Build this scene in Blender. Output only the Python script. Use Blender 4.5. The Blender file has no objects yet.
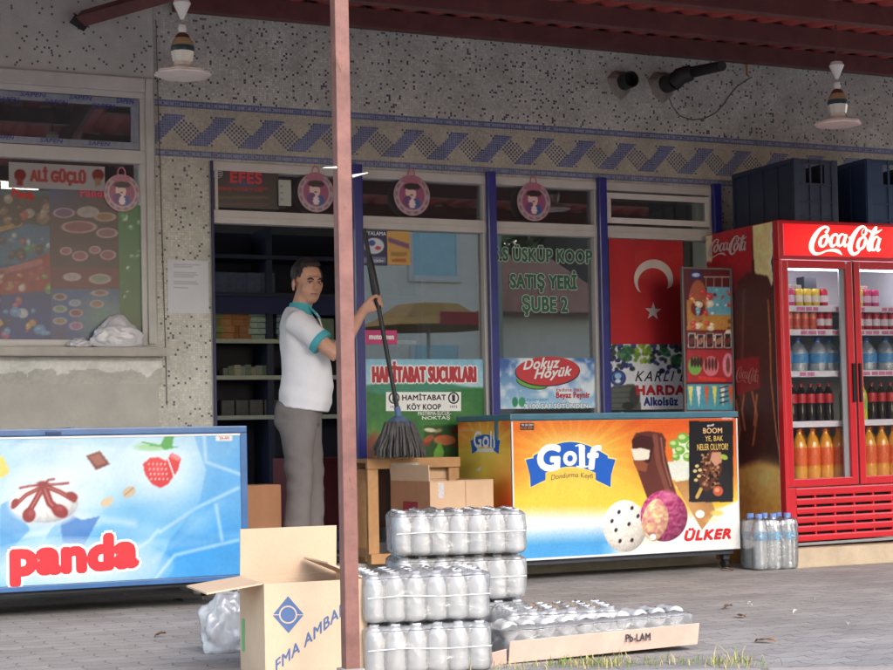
import bpy, bmesh, math, random
import numpy as np
from mathutils import Vector, Matrix
random.seed(7); NR=np.random.RandomState(5)
PI=math.pi
SC=bpy.context.scene; COL=SC.collection
# ------------------------------------------------------------------ camera
CAM=Vector((0,-8.47,.79)); AZ=math.radians(23.7); PITCH=.025; ROLL=.019; F=1600.0
F0=Vector((math.sin(AZ)*math.cos(PITCH),math.cos(AZ)*math.cos(PITCH),math.sin(PITCH)))
R0=Vector((math.cos(AZ),-math.sin(AZ),0)); U0=R0.cross(F0)
RR=R0*math.cos(ROLL)-U0*math.sin(ROLL); UU=U0*math.cos(ROLL)+R0*math.sin(ROLL)
SH=.0694*893/F
cd=bpy.data.cameras.new('camera'); cam=bpy.data.objects.new('camera',cd); COL.objects.link(cam)
M4=Matrix.Identity(4)
for i in range(3):
    M4[i][0]=RR[i]; M4[i][1]=UU[i]; M4[i][2]=-F0[i]; M4[i][3]=CAM[i]
cam.matrix_world=M4
cd.sensor_width=36; cd.lens=36*F/893; cd.shift_y=.0694; cd.clip_end=500; cd.clip_start=.05
SC.camera=cam
def ray(px,py): return F0+RR*((px-446.5)/F)+UU*(-(py-335)/F+SH)
def hit(px,py,o,n):
    d=ray(px,py); t=(Vector(o)-CAM).dot(n)/d.dot(n); return CAM+d*t
def P(px,py,y=0.0): return hit(px,py,(0,y,0),Vector((0,1,0)))
def G(px,py,z=0.0): return hit(px,py,(0,0,z),Vector((0,0,1)))
def proj(a):            # Nx3 world -> photo px
    a=a-np.array(CAM); x=a@np.array(RR); y=a@np.array(UU); z=a@np.array(F0)
    return 446.5+F*x/z, 335-(F*(y/z)-F*SH)
def lz(lat,Z,z=0.0):    # lateral / depth from the camera -> world xy
    return Vector((CAM.x+Z*math.sin(AZ)+lat*math.cos(AZ), CAM.y+Z*math.cos(AZ)-lat*math.sin(AZ), z))
# ------------------------------------------------------------------ colours + materials
def lin(c):
    c=np.asarray(c,dtype=float)/255.; return np.where(c<=.04045,c/12.92,((c+.055)/1.055)**2.4)
def L3(c): r=lin(c); return (float(r[0]),float(r[1]),float(r[2]),1)
MATS={}
def mat(name,c,rough=.6,metal=0.,var=.15,vs=6.,bump=0.,bs=60.,coat=0.,emit=None,es=0.,spec=.5):
    if name in MATS: return MATS[name]
    m=bpy.data.materials.new(name); m.use_nodes=True; nt=m.node_tree; N=nt.nodes; b=N['Principled BSDF']
    col=L3(c); b.inputs['Roughness'].default_value=rough; b.inputs['Metallic'].default_value=metal
    b.inputs['Specular IOR Level'].default_value=spec
    if coat: b.inputs['Coat Weight'].default_value=coat; b.inputs['Coat Roughness'].default_value=.08
    tc=N.new('ShaderNodeTexCoord')
    if var>0:
        n=N.new('ShaderNodeTexNoise'); n.inputs['Scale'].default_value=vs; n.inputs['Detail'].default_value=6; n.inputs['Roughness'].default_value=.65
        nt.links.new(tc.outputs['Object'],n.inputs['Vector'])
        r=N.new('ShaderNodeMapRange'); r.inputs['From Min'].default_value=.3; r.inputs['From Max'].default_value=.7
        r.inputs['To Min'].default_value=1-var; r.inputs['To Max'].default_value=1+var*.4
        nt.links.new(n.outputs['Fac'],r.inputs['Value'])
        mx=N.new('ShaderNodeVectorMath'); mx.operation='SCALE'; mx.inputs[0].default_value=col[:3]
        nt.links.new(r.outputs['Result'],mx.inputs['Scale']); nt.links.new(mx.outputs['Vector'],b.inputs['Base Color'])
    else: b.inputs['Base Color'].default_value=col
    if bump>0:
        n2=N.new('ShaderNodeTexNoise'); n2.inputs['Scale'].default_value=bs; n2.inputs['Detail'].default_value=5
        nt.links.new(tc.outputs['Object'],n2.inputs['Vector'])
        bp=N.new('ShaderNodeBump'); bp.inputs['Strength'].default_value=bump; bp.inputs['Distance'].default_value=.01
        nt.links.new(n2.outputs['Fac'],bp.inputs['Height']); nt.links.new(bp.outputs['Normal'],b.inputs['Normal'])
    if emit is not None:
        b.inputs['Emission Color'].default_value=L3(emit); b.inputs['Emission Strength'].default_value=es
    MATS[name]=m; return m
def print_mat(name,rough=.35,coat=.0,emit=0.,var=.1):
    if name in MATS: return MATS[name]
    m=bpy.data.materials.new(name); m.use_nodes=True; nt=m.node_tree; N=nt.nodes; b=N['Principled BSDF']
    a=N.new('ShaderNodeAttribute'); a.attribute_name='Col'
    tc=N.new('ShaderNodeTexCoord'); n=N.new('ShaderNodeTexNoise'); n.inputs['Scale'].default_value=5; n.inputs['Detail'].default_value=8
    nt.links.new(tc.outputs['Object'],n.inputs['Vector'])
    r=N.new('ShaderNodeMapRange'); r.inputs['From Min'].default_value=.3; r.inputs['From Max'].default_value=.7
    r.inputs['To Min'].default_value=1-var; r.inputs['To Max'].default_value=1+var*.3
    nt.links.new(n.outputs['Fac'],r.inputs['Value'])
    s=N.new('ShaderNodeVectorMath'); s.operation='SCALE'
    nt.links.new(a.outputs['Color'],s.inputs[0]); nt.links.new(r.outputs['Result'],s.inputs['Scale'])
    nt.links.new(s.outputs['Vector'],b.inputs['Base Color'])
    b.inputs['Roughness'].default_value=rough; b.inputs['Coat Weight'].default_value=coat
    if emit: nt.links.new(a.outputs['Color'],b.inputs['Emission Color']); b.inputs['Emission Strength'].default_value=emit
    MATS[name]=m; return m
def clear_mat(name,white=(235,240,245),wf=.3,refl=.08,rough=.05,tint=(255,255,255),bump=0,bs=30,fres=2.0):
    if name in MATS: return MATS[name]
    m=bpy.data.materials.new(name); m.use_nodes=True; nt=m.node_tree; N=nt.nodes; N.remove(N['Principled BSDF'])
    out=N['Material Output']; t=N.new('ShaderNodeBsdfTransparent'); t.inputs['Color'].default_value=L3(tint)
    g=N.new('ShaderNodeBsdfGlossy'); g.inputs['Roughness'].default_value=rough
    d=N.new('ShaderNodeBsdfDiffuse'); d.inputs['Color'].default_value=L3(white)
    m1=N.new('ShaderNodeMixShader'); m1.inputs[0].default_value=wf
    nt.links.new(t.outputs[0],m1.inputs[1]); nt.links.new(d.outputs[0],m1.inputs[2])
    fr=N.new('ShaderNodeFresnel'); fr.inputs['IOR'].default_value=1.5
    ma=N.new('ShaderNodeMath'); ma.operation='MULTIPLY_ADD'; ma.inputs[1].default_value=fres; ma.inputs[2].default_value=refl; ma.use_clamp=True
    nt.links.new(fr.outputs[0],ma.inputs[0])
    m2=N.new('ShaderNodeMixShader'); nt.links.new(ma.outputs[0],m2.inputs[0])
    nt.links.new(m1.outputs[0],m2.inputs[1]); nt.links.new(g.outputs[0],m2.inputs[2]); nt.links.new(m2.outputs[0],out.inputs['Surface'])
    if bump:
        tc=N.new('ShaderNodeTexCoord'); n2=N.new('ShaderNodeTexNoise'); n2.inputs['Scale'].default_value=bs; n2.inputs['Detail'].default_value=4; n2.inputs['Distortion'].default_value=1.5
        nt.links.new(tc.outputs['Object'],n2.inputs['Vector'])
        bp=N.new('ShaderNodeBump'); bp.inputs['Strength'].default_value=bump; bp.inputs['Distance'].default_value=.01
        nt.links.new(n2.outputs['Fac'],bp.inputs['Height'])
        for q in (g,d,fr): nt.links.new(bp.outputs['Normal'],q.inputs['Normal'])
    MATS[name]=m; return m
# ------------------------------------------------------------------ things / parts
def tag(o,label,cat,group=None,kind=None):
    if label: o['label']=label
    if cat: o['category']=cat
    if group: o['group']=group
    if kind: o['kind']=kind
    return o
def thing(name,label,cat,loc=(0,0,0),rz=0.,group=None,rot=None):
    o=bpy.data.objects.new(name,None); COL.objects.link(o); o.location=loc
    o.rotation_euler=rot if rot else (0,0,rz); o.empty_display_size=.1
    return tag(o,label,cat,group)
def copy_tree(o,parent=None):
    c=o.copy(); COL.objects.link(c); c.parent=parent
    for ch in [x for x in KIDS.get(o.name,[])]:
        copy_tree(ch,c)
        KIDS.setdefault(c.name,[])
    KIDS[c.name]=[x for x in COL.objects if x.parent==c]
    return c
KIDS={}
def link(name,me,parent=None,label=None):
    o=bpy.data.objects.new(name,me); COL.objects.link(o)
    if parent is not None:
        o.parent=parent; KIDS.setdefault(parent.name,[]).append(o)
    if label: o['label']=label
    return o
class MB:
    def __init__(s): s.v=[]; s.f=[]; s.m=[]; s.k=0
    def add(s,vs,fs,k=None):
        b=len(s.v); s.v+= [tuple(v) for v in vs]; s.f+=[tuple(i+b for i in f) for f in fs]; s.m+=[s.k if k is None else k]*len(fs); return s
    def box(s,a,b,M=None,k=None):
        x0,y0,z0=[min(a[i],b[i]) for i in range(3)]; x1,y1,z1=[max(a[i],b[i]) for i in range(3)]
        vs=[Vector(p) for p in ((x0,y0,z0),(x1,y0,z0),(x1,y1,z0),(x0,y1,z0),(x0,y0,z1),(x1,y0,z1),(x1,y1,z1),(x0,y1,z1))]
        if M is not None: vs=[M@v for v in vs]
        return s.add(vs,[(0,3,2,1),(4,5,6,7),(0,1,5,4),(1,2,6,5),(2,3,7,6),(3,0,4,7)],k)
    def bbox(s,a,b,r=.01,M=None,k=None):   # bevelled box
        a=Vector(a); b=Vector(b); lo=Vector([min(a[i],b[i]) for i in range(3)]); hi=Vector([max(a[i],b[i]) for i in range(3)])
        bm=bmesh.new(); bmesh.ops.create_cube(bm,size=1.0)
        for v in bm.verts: v.co=Vector([(lo[i]+hi[i])/2+v.co[i]*(hi[i]-lo[i]) for i in range(3)])
        bmesh.ops.bevel(bm,geom=list(bm.edges),offset=r,segments=2,affect='EDGES',profile=.7)
        bm.verts.index_update(); vs=[v.co.copy() for v in bm.verts]
        if M is not None: vs=[M@v for v in vs]
        s.add(vs,[tuple(v.index for v in f.verts) for f in bm.faces],k); bm.free(); return s
    def lathe(s,prof,c=(0,0,0),n=16,M=None,k=None,wob=None):
        c=Vector(c); vs=[]; fs=[]
        for (r,z) in prof:
            for i in range(n):
                a=2*PI*i/n; q=r*(1 if wob is None else wob(a,z)); v=Vector((q*math.cos(a),q*math.sin(a),z))
                if M is not None: v=M@v
                vs.append(c+v)
        for j in range(len(prof)-1):
            for i in range(n):
                i2=(i+1)%n; fs.append((j*n+i,j*n+i2,(j+1)*n+i2,(j+1)*n+i))
        fs.append(tuple(range(n-1,-1,-1))); fs.append(tuple((len(prof)-1)*n+i for i in range(n)))
        return s.add(vs,fs,k)
    def tube(s,pts,r,n=10,k=None,side=None):   # r: number / list of numbers / list of (ra,rb)
        pts=[Vector(p) for p in pts]; m=len(pts)
        rs=[(r,r) if isinstance(r,(int,float)) else ((r[i],r[i]) if isinstance(r[i],(int,float)) else r[i]) for i in range(m)]
        vs=[];fs=[]; pa=None
        for j,p in enumerate(pts):
            t=(pts[min(j+1,m-1)]-pts[max(j-1,0)]).normalized()
            if pa is None:
                pa=Vector(side) if side else (Vector((0,0,1)) if abs(t.z)<.9 else Vector((1,0,0)))
            pa=(pa-t*pa.dot(t)).normalized(); pb=t.cross(pa)
            for i in range(n):
                a=2*PI*i/n; vs.append(p+pa*(rs[j][0]*math.cos(a))+pb*(rs[j][1]*math.sin(a)))
        for j in range(m-1):
            for i in range(n):
                i2=(i+1)%n; fs.append((j*n+i,j*n+i2,(j+1)*n+i2,(j+1)*n+i))
        fs.append(tuple(range(n-1,-1,-1))); fs.append(tuple((m-1)*n+i for i in range(n)))
        return s.add(vs,fs,k)
    def ell(s,c,r,M=None,n=16,k=None):
        prof=[(max(1e-4,math.sin(PI*j/(n//2+2))),-math.cos(PI*j/(n//2+2))) for j in range(n//2+3)]
        S=Matrix.Diagonal(Vector(r)).to_4x4(); T=Matrix.Translation(Vector(c))@(M.to_4x4() if M is not None else Matrix.Identity(4))@S
        return s.lathe(prof,(0,0,0),n,T,k)
    def prism(s,poly,z0,z1,fn,k=None):    # poly 2D, fn(x,y,z)->world
        n=len(poly); vs=[fn(x,y,z0) for x,y in poly]+[fn(x,y,z1) for x,y in poly]
        fs=[tuple(range(n-1,-1,-1)),tuple(range(n,2*n))]+[(i,(i+1)%n,n+(i+1)%n,n+i) for i in range(n)]
        return s.add(vs,fs,k)
    def mesh(s,name,mats):
        me=bpy.data.meshes.new(name); me.from_pydata(s.v,[],s.f)
        ms=mats if isinstance(mats,(list,tuple)) else [mats]
        for m in ms: me.materials.append(m)
        if len(ms)>1: me.polygons.foreach_set('material_index',s.m)
        return me
    def build(s,name,mats,parent=None,smooth=False,world=False,label=None,ang=40,keep=False):
        if world and parent is not None:
            inv=(Matrix.Translation(parent.location)@parent.rotation_euler.to_matrix().to_4x4()).inverted()
            s.v=[tuple(inv@Vector(v)) for v in s.v]
        me=s.mesh(name,mats)
        bm=bmesh.new(); bm.from_mesh(me)
        if not keep: bmesh.ops.recalc_face_normals(bm,faces=list(bm.faces))
        bm.to_mesh(me); bm.free()
        if smooth:
            me.polygons.foreach_set('use_smooth',[True]*len(me.polygons))
            try: me.set_sharp_from_angle(angle=math.radians(ang))
            except Exception: pass
        return link(name,me,parent,label)
def solid(mb,name,mt,parent,voxel=.008,sm=4,label=None,disp=None):   # union of the shells as one continuous skin
    me=mb.mesh('tmp',mt); o=bpy.data.objects.new('tmp',me); COL.objects.link(o)
    r=o.modifiers.new('r','REMESH'); r.mode='VOXEL'; r.voxel_size=voxel; r.use_smooth_shade=True
    q=o.modifiers.new('s','SMOOTH'); q.iterations=sm; q.factor=.5
    dg=bpy.context.evaluated_depsgraph_get(); dg.update()
    nm=bpy.data.meshes.new_from_object(o.evaluated_get(dg)); nm.name=name
    bpy.data.objects.remove(o)
    if not nm.materials: nm.materials.append(mt)
    else: nm.materials[0]=mt
    if disp:
        for v in nm.vertices: v.co=disp(v.co.copy())
    nm.polygons.foreach_set('use_smooth',[True]*len(nm.polygons))
    return link(name,nm,parent,label)
# ------------------------------------------------------------------ flat prints: a panel in space, drawn by code
class Panel:
    def __init__(s,o,ux,uy,W,H,res=.0045):
        s.o=Vector(o); s.ux=Vector(ux).normalized(); s.uy=Vector(uy).normalized(); s.W=W; s.H=H; s.n=s.ux.cross(s.uy)
        s.nx=max(3,int(W/res)); s.ny=max(3,int(H/res))
        a,b=np.meshgrid(np.linspace(0,W,s.nx),np.linspace(0,H,s.ny)); s.a=a; s.b=b
        w=np.array(s.o)+a[...,None]*np.array(s.ux)+b[...,None]*np.array(s.uy); s.w=w
        px,py=proj(w.reshape(-1,3)); s.X=px.reshape(a.shape); s.Y=py.reshape(a.shape)
        s.c=np.ones(a.shape+(3,))*200.
    def uv(s,px,py):
        h=hit(px,py,s.o,s.n)-s.o; return h.dot(s.ux),h.dot(s.uy)
    def mix(s,m,c):
        m=np.clip(m,0,1)[...,None]; s.c=s.c*(1-m)+np.array(c,dtype=float)*m; return s
    def fill(s,c): s.c[:]=c; return s
    def grad(s,p0,c0,p1,c1,m=None):
        d=np.array(p1,float)-np.array(p0,float); t=np.clip(((s.X-p0[0])*d[0]+(s.Y-p0[1])*d[1])/(d@d),0,1)[...,None]
        g=np.array(c0,float)*(1-t)+np.array(c1,float)*t
        if m is None: s.c=g
        else: mm=np.clip(m,0,1)[...,None]; s.c=s.c*(1-mm)+g*mm
        return s
    def ell(s,cx,cy,rx,ry,c,rot=0,soft=.7,op=1.,ring=None):
        x=s.X-cx; y=s.Y-cy; cr,sr=math.cos(rot),math.sin(rot); u=(x*cr+y*sr)/rx; v=(-x*sr+y*cr)/ry
        d=(np.sqrt(u*u+v*v)-1)*min(rx,ry)
        if ring: d=np.abs(d+ring/2)-ring/2
        m=np.clip(.5-d/soft,0,1)*op
        if c is not None: s.mix(m,c)
        return m
    def glow(s,cx,cy,rx,ry,c,op=1.,p=1.,rot=0):
        x=s.X-cx; y=s.Y-cy; cr,sr=math.cos(rot),math.sin(rot); d=np.sqrt(((x*cr+y*sr)/rx)**2+((-x*sr+y*cr)/ry)**2)
        return s.mix(np.clip(1-d,0,1)**p*op,c)
    def poly(s,pts,c,op=1.):
        x=s.X; y=s.Y; ins=np.zeros(x.shape,bool); n=len(pts); j=n-1
        for i in range(n):
            xi,yi=pts[i]; xj,yj=pts[j]
            if yi!=yj: ins^=((yi>y)!=(yj>y))&(x<(xj-xi)*(y-yi)/(yj-yi)+xi)
            j=i
        m=ins.astype(float); q=np.pad(m,1,mode='edge'); m=(q[:-2,1:-1]+q[2:,1:-1]+q[1:-1,:-2]+q[1:-1,2:]+2*m)/6*op
        if c is not None: s.mix(m,c)
        return m
    def rect(s,x0,y0,x1,y1,c,op=1.): return s.poly([(x0,y0),(x1,y0),(x1,y1),(x0,y1)],c,op)
    def line(s,pts,w,c,op=1.,soft=.7):
        m=np.zeros(s.X.shape)
        for (a,b) in zip(pts[:-1],pts[1:]):
            ax,ay=a[:2]; dx,dy=b[0]-ax,b[1]-ay; t=np.clip(((s.X-ax)*dx+(s.Y-ay)*dy)/(dx*dx+dy*dy+1e-9),0,1)
            d=np.hypot(s.X-ax-t*dx,s.Y-ay-t*dy); m=np.maximum(m,np.clip(.5-(d-w/2)/soft,0,1))
        return s.mix(m*op,c)
    def noise(s,amp,sc=3,seed=0):
        r=np.random.RandomState(seed); k=r.rand(max(2,int(s.ny/sc))+2,max(2,int(s.nx/sc))+2)
        yi=np.linspace(0,k.shape[0]-1.001,s.ny); xi=np.linspace(0,k.shape[1]-1.001,s.nx)
        y0=yi.astype(int); x0=xi.astype(int); fy=(yi-y0)[:,None]; fx=(xi-x0)[None]
        g=lambda a,b:k[np.ix_(a,b)]
        v=g(y0,x0)*(1-fy)*(1-fx)+g(y0+1,x0)*fy*(1-fx)+g(y0,x0+1)*(1-fy)*fx+g(y0+1,x0+1)*fy*fx
        s.c=s.c*(1+amp*(v[...,None]-.5)*2); return s
    def nz(s,sc=3,seed=0):
        c=s.c; s.c=np.ones_like(c); s.noise(1,sc,seed); v=s.c[...,0]/2; s.c=c; return v
    def scoop(s,cx,cy,rx,ry,ca,cb,cd,seed=1,sc=4,edge=.12):
        m=s.ell(cx,cy,rx,ry,None); n=s.nz(sc,seed); n2=s.nz(1.6,seed+5); n3=s.nz(9,seed+9)
        ang=np.arctan2(s.Y-cy,s.X-cx); w=1+edge*(n3-.5); m=np.clip(m*w,0,1)
        u=(s.X-cx)/rx; v=(s.Y-cy)/ry; t=np.clip(.5+.9*(n-.5)+.25*np.sin((s.Y+s.X*.3+n3*8)*.9),0,1)[...,None]
        c=np.array(ca,float)*(1-t)+np.array(cb,float)*t; lit=np.clip(1.02-.30*(u*.5+v*.7)+.16*(n2-.5)-.18*(u*u+v*v)**2,.3,1.2)[...,None]
        c=c*lit+(1-np.clip(lit,0,1))*np.array(cd,float)*.35
        mm=m[...,None]; s.c=s.c*(1-mm)+np.clip(c,0,255)*mm; return s
    def build(s,name,parent,mt,thick=.002,label=None,back=(150,150,150)):
        nx,ny=s.nx,s.ny; me=bpy.data.meshes.new(name)
        v=s.w.reshape(-1,3)
        bk=np.array(s.n)*thick
        cor=[s.o,s.o+s.ux*s.W,s.o+s.ux*s.W+s.uy*s.H,s.o+s.uy*s.H]
        vb=np.array([[*(c-Vector(s.n)*thick)] for c in cor]+[[*c] for c in cor])
        V=np.vstack([v,vb]); inv=np.array((Matrix.Translation(parent.location)@parent.rotation_euler.to_matrix().to_4x4()).inverted()) if parent is not None else np.eye(4)
        V=V@inv[:3,:3].T+inv[:3,3]
        I=(np.arange(ny-1)[:,None]*nx+np.arange(nx-1)[None]).ravel()
        fs=np.stack([I,I+1,I+1+nx,I+nx],1).tolist(); b=nx*ny
        fs+=[(b,b+3,b+2,b+1),(b,b+1,b+5,b+4),(b+1,b+2,b+6,b+5),(b+2,b+3,b+7,b+6),(b+3,b,b+4,b+7)]
        me.from_pydata(V.tolist(),[],fs); me.materials.append(mt)
        at=me.color_attributes.new('Col','FLOAT_COLOR','POINT')
        c=np.vstack([s.c.reshape(-1,3),np.ones((8,3))*np.array(back)]); c=lin(np.clip(c,0,255)); c=np.hstack([c,np.ones((len(c),1))])
        at.data.foreach_set('color',c.astype(np.float32).ravel())
        return link(name,me,parent,label)
# lettering: real letter meshes laid on a panel, fitted to a box given by its corners on the print
def glyphs(txt,bold=.0,shear=0.,spc=1.,sp=1.):
    cu=bpy.data.curves.new('t','FONT'); cu.body=txt; cu.size=1; cu.offset=bold; cu.shear=shear; cu.space_character=spc; cu.resolution_u=4; cu.align_x='CENTER'; cu.space_line=sp
    o=bpy.data.objects.new('t',cu); COL.objects.link(o); dg=bpy.context.evaluated_depsgraph_get(); dg.update()
    me=bpy.data.meshes.new_from_object(o.evaluated_get(dg)); bpy.data.objects.remove(o)
    vs=np.array([v.co[:2] for v in me.vertices]); fs=[tuple(p.vertices) for p in me.polygons]; bpy.data.meshes.remove(me); bpy.data.curves.remove(cu)
    return vs,fs
class Letters:
    def __init__(s,pan): s.p=pan; s.mb=MB(); s.mats=[]; s.lv=0
    def k(s,m):
        if m not in s.mats: s.mats.append(m)
        return s.mats.index(m)
    def put(s,xy,fs,m,lift):
        p=s.p; s.mb.add([p.o+p.ux*float(x)+p.uy*float(y)+p.n*lift for x,y in xy],fs,s.k(m)); return s
    def text(s,txt,x0,y0,x1,y1,m,bold=0.,shear=0.,spc=1.,warp=None,outline=None,ow=.03,slope=0.,lift=.0012,shadow=None):
        a0,b0=s.p.uv(x0,y1); a1,_=s.p.uv(x1,y1); _,b1=s.p.uv(x0,y0)
        rb=min(bold,.09)*(b1-b0)*.9; a0+=rb; a1-=rb; b0+=rb; b1-=rb
        base,fs=glyphs(txt,0.,shear,spc*(1+bold*1.6)); mn=base.min(0); mx=base.max(0)
        def go(mm,l,rad):
            u=(base-mn)/(mx-mn); x=a0+u[:,0]*(a1-a0); y=b0+u[:,1]*(b1-b0)+u[:,0]*slope*(a1-a0)
            if warp is not None: x,y=warp(u[:,0],u[:,1],x,y)
            s.put(np.stack([x,y],1),fs,mm,l)
            if rad>0:
                for q in range(10):
                    s.put(np.stack([x+rad*math.cos(q*PI/5),y+rad*math.sin(q*PI/5)],1),fs,mm,l-.00003*(q+1))
        if outline is not None: go(outline,lift+.0003,rb+ow); lift+=.0009
        go(m,lift+.0003,rb); return s
    def ribbon(s,pts,m,lift=.0012,close=False):       # pts: (px,py,width px)
        k=12; out=[]
        q=[np.array(p,float) for p in pts]; n=len(q)
        for i in range(n-1):
            p0=q[max(i-1,0)];p1=q[i];p2=q[i+1];p3=q[min(i+2,n-1)]
            for t in np.linspace(0,1,k,endpoint=(i==n-2)):
                out.append(.5*((2*p1)+(-p0+p2)*t+(2*p0-5*p1+4*p2-p3)*t*t+(-p0+3*p1-3*p2+p3)*t**3))
        L=[];R=[]
        for i,c in enumerate(out):
            d=out[min(i+1,len(out)-1)][:2]-out[max(i-1,0)][:2]; d/= (np.hypot(*d)+1e-9); nn=np.array([-d[1],d[0]])*max(c[2],.15)/2
            L.append(s.p.uv(*(c[:2]+nn))); R.append(s.p.uv(*(c[:2]-nn)))
        m0=len(out); s.put(L+R,[(i,i+1,m0+i+1,m0+i) for i in range(m0-1)],m,lift); return s
    def shape(s,pts,m,lift=.0008): s.put([s.p.uv(*q) for q in pts],[tuple(range(len(pts)))],m,lift); return s
    def build(s,parent,name='lettering'):
        # face the print's own outward side
        o=s.mb.build(name,s.mats,parent,world=True,keep=True); return o
_FC={}
def _f(*a):
    if a not in _FC: _FC[a]=glyphs(*a)[1]
    return _FC[a]
PR=print_mat('printed_film',.32); PG=print_mat('printed_gloss',.22,.3); PP=print_mat('printed_paper',.7)
def ink(n,c,r=.45): return mat('ink_'+n,c,r,var=.06)
WHT=ink('white',(240,240,238)); RED=ink('red',(200,25,32)); BLK=ink('black',(22,22,25)); NAVY=ink('navy',(25,40,120)); GRN=ink('green',(30,120,60))
EXPO,SKYS,SUNS=1.64,0.15,0.52
# ------------------------------------------------------------------ render + light
SC.render.engine='CYCLES'
SC.view_settings.view_transform='Standard'; SC.view_settings.look='None'; SC.view_settings.gamma=1; SC.view_settings.exposure=EXPO
SC.cycles.transparent_max_bounces=24; SC.cycles.max_bounces=8; SC.cycles.sample_clamp_indirect=6
SC.cycles.use_denoising=True
W=bpy.data.worlds.new('World'); SC.world=W; W.use_nodes=True; nt=W.node_tree
sky=nt.nodes.new('ShaderNodeTexSky'); sky.sky_type='NISHITA'; sky.sun_disc=False
SE,SA=math.radians(35),math.radians(176)    # elevation, compass bearing the sun stands at (0 = +Y)
sky.sun_elevation=SE; sky.sun_rotation=SA; sky.air_density=1.3; sky.dust_density=1.9; sky.ozone_density=1.
bg=nt.nodes['Background']; bg.inputs['Strength'].default_value=SKYS; nt.links.new(sky.outputs[0],bg.inputs['Color'])
sl=bpy.data.lights.new('sun','SUN'); so=bpy.data.objects.new('sun',sl); COL.objects.link(so)
sl.energy=SUNS; sl.angle=math.radians(38); sl.color=(1,.985,.965)
sd=Vector((math.sin(SA)*math.cos(SE),math.cos(SA)*math.cos(SE),math.sin(SE)))
so.rotation_euler=sd.to_track_quat('Z','Y').to_euler(); so.location=sd*20
# ------------------------------------------------------------------ ground
def paver_mat():
    m=bpy.data.materials.new('interlocking_pavers'); m.use_nodes=True; nt=m.node_tree; N=nt.nodes; b=N['Principled BSDF']; lk=nt.links.new
    tc=N.new('ShaderNodeTexCoord'); mp=N.new('ShaderNodeMapping'); mp.inputs['Rotation'].default_value=(0,0,math.radians(0)); lk(tc.outputs['Object'],mp.inputs['Vector'])
    sx=N.new('ShaderNodeSeparateXYZ'); lk(mp.outputs[0],sx.inputs[0])
    def M(op,a,bv,c=None):
        q=N.new('ShaderNodeMath'); q.operation=op
        for i,v in enumerate((a,bv,c)):
            if v is None: continue
            if isinstance(v,(int,float)): q.inputs[i].default_value=v
            else: lk(v,q.inputs[i])
        return q.outputs[0]
    tri=M('PINGPONG',M('MULTIPLY',sx.outputs['X'],1.),.05)       # zigzag sides of the blocks
    yy=M('ADD',sx.outputs['Y'],M('MULTIPLY',tri,.45))
    tri2=M('PINGPONG',sx.outputs['Y'],.05); xx=M('ADD',sx.outputs['X'],M('MULTIPLY',tri2,.3))
    cb=N.new('ShaderNodeCombineXYZ'); lk(xx,cb.inputs[0]); lk(yy,cb.inputs[1])
    br=N.new('ShaderNodeTexBrick'); lk(cb.outputs[0],br.inputs['Vector']); br.inputs['Scale'].default_value=1
    br.inputs['Brick Width'].default_value=.2; br.inputs['Row Height'].default_value=.1; br.inputs['Mortar Size'].default_value=.004; br.inputs['Mortar Smooth'].default_value=.4
    br.inputs['Color1'].default_value=L3((146,141,139)); br.inputs['Color2'].default_value=L3((162,157,154)); br.inputs['Mortar'].default_value=L3((120,115,112))
    n=N.new('ShaderNodeTexNoise'); n.inputs['Scale'].default_value=1.6; n.inputs['Detail'].default_value=9; n.inputs['Roughness'].default_value=.7; lk(tc.outputs['Object'],n.inputs['Vector'])
    r=N.new('ShaderNodeMapRange'); r.inputs['From Min'].default_value=.3; r.inputs['From Max'].default_value=.7; r.inputs['To Min'].default_value=.72; r.inputs['To Max'].default_value=1.18; lk(n.outputs['Fac'],r.inputs['Value'])
    n3=N.new('ShaderNodeTexNoise'); n3.inputs['Scale'].default_value=140; n3.inputs['Detail'].default_value=3; lk(tc.outputs['Object'],n3.inputs['Vector'])
    r3=N.new('ShaderNodeMapRange'); r3.inputs['From Min'].default_value=.35; r3.inputs['From Max'].default_value=.7; r3.inputs['To Min'].default_value=.86; r3.inputs['To Max'].default_value=1.14; lk(n3.outputs['Fac'],r3.inputs['Value'])
    s=N.new('ShaderNodeVectorMath'); s.operation='SCALE'; lk(br.outputs['Color'],s.inputs[0]); lk(M('MULTIPLY',r.outputs[0],r3.outputs[0]),s.inputs['Scale'])
    lk(s.outputs[0],b.inputs['Base Color']); b.inputs['Roughness'].default_value=.85
    h=M('ADD',M('MULTIPLY',br.outputs['Fac'],-1.),M('MULTIPLY',n3.outputs['Fac'],.5))
    bp=N.new('ShaderNodeBump'); bp.inputs['Strength'].default_value=.45; bp.inputs['Distance'].default_value=.005; lk(h,bp.inputs['Height']); lk(bp.outputs[0],b.inputs['Normal'])
    return m
PAV=paver_mat()
mb=MB(); mb.add([(-60,-60,0),(60,-60,0),(60,0.0,0),(-60,0.0,0)],[(0,1,2,3)])
tag(mb.build('pavement',PAV),'grey interlocking paved forecourt before the shop','pavement',None,'structure')
CONC=mat('rough_concrete',(168,163,155),.9,var=.3,vs=5,bump=.4,bs=40)
asp=mat('asphalt',(88,88,90),.9,var=.2,bump=.3)
mb=MB(); mb.add([(-60,-16.5,.004),(60,-16.5,.004),(60,-10,.004),(-60,-10,.004)],[(0,1,2,3)])
tag(mb.build('road',asp),'asphalt street in front of the forecourt','road',None,'structure')
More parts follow.
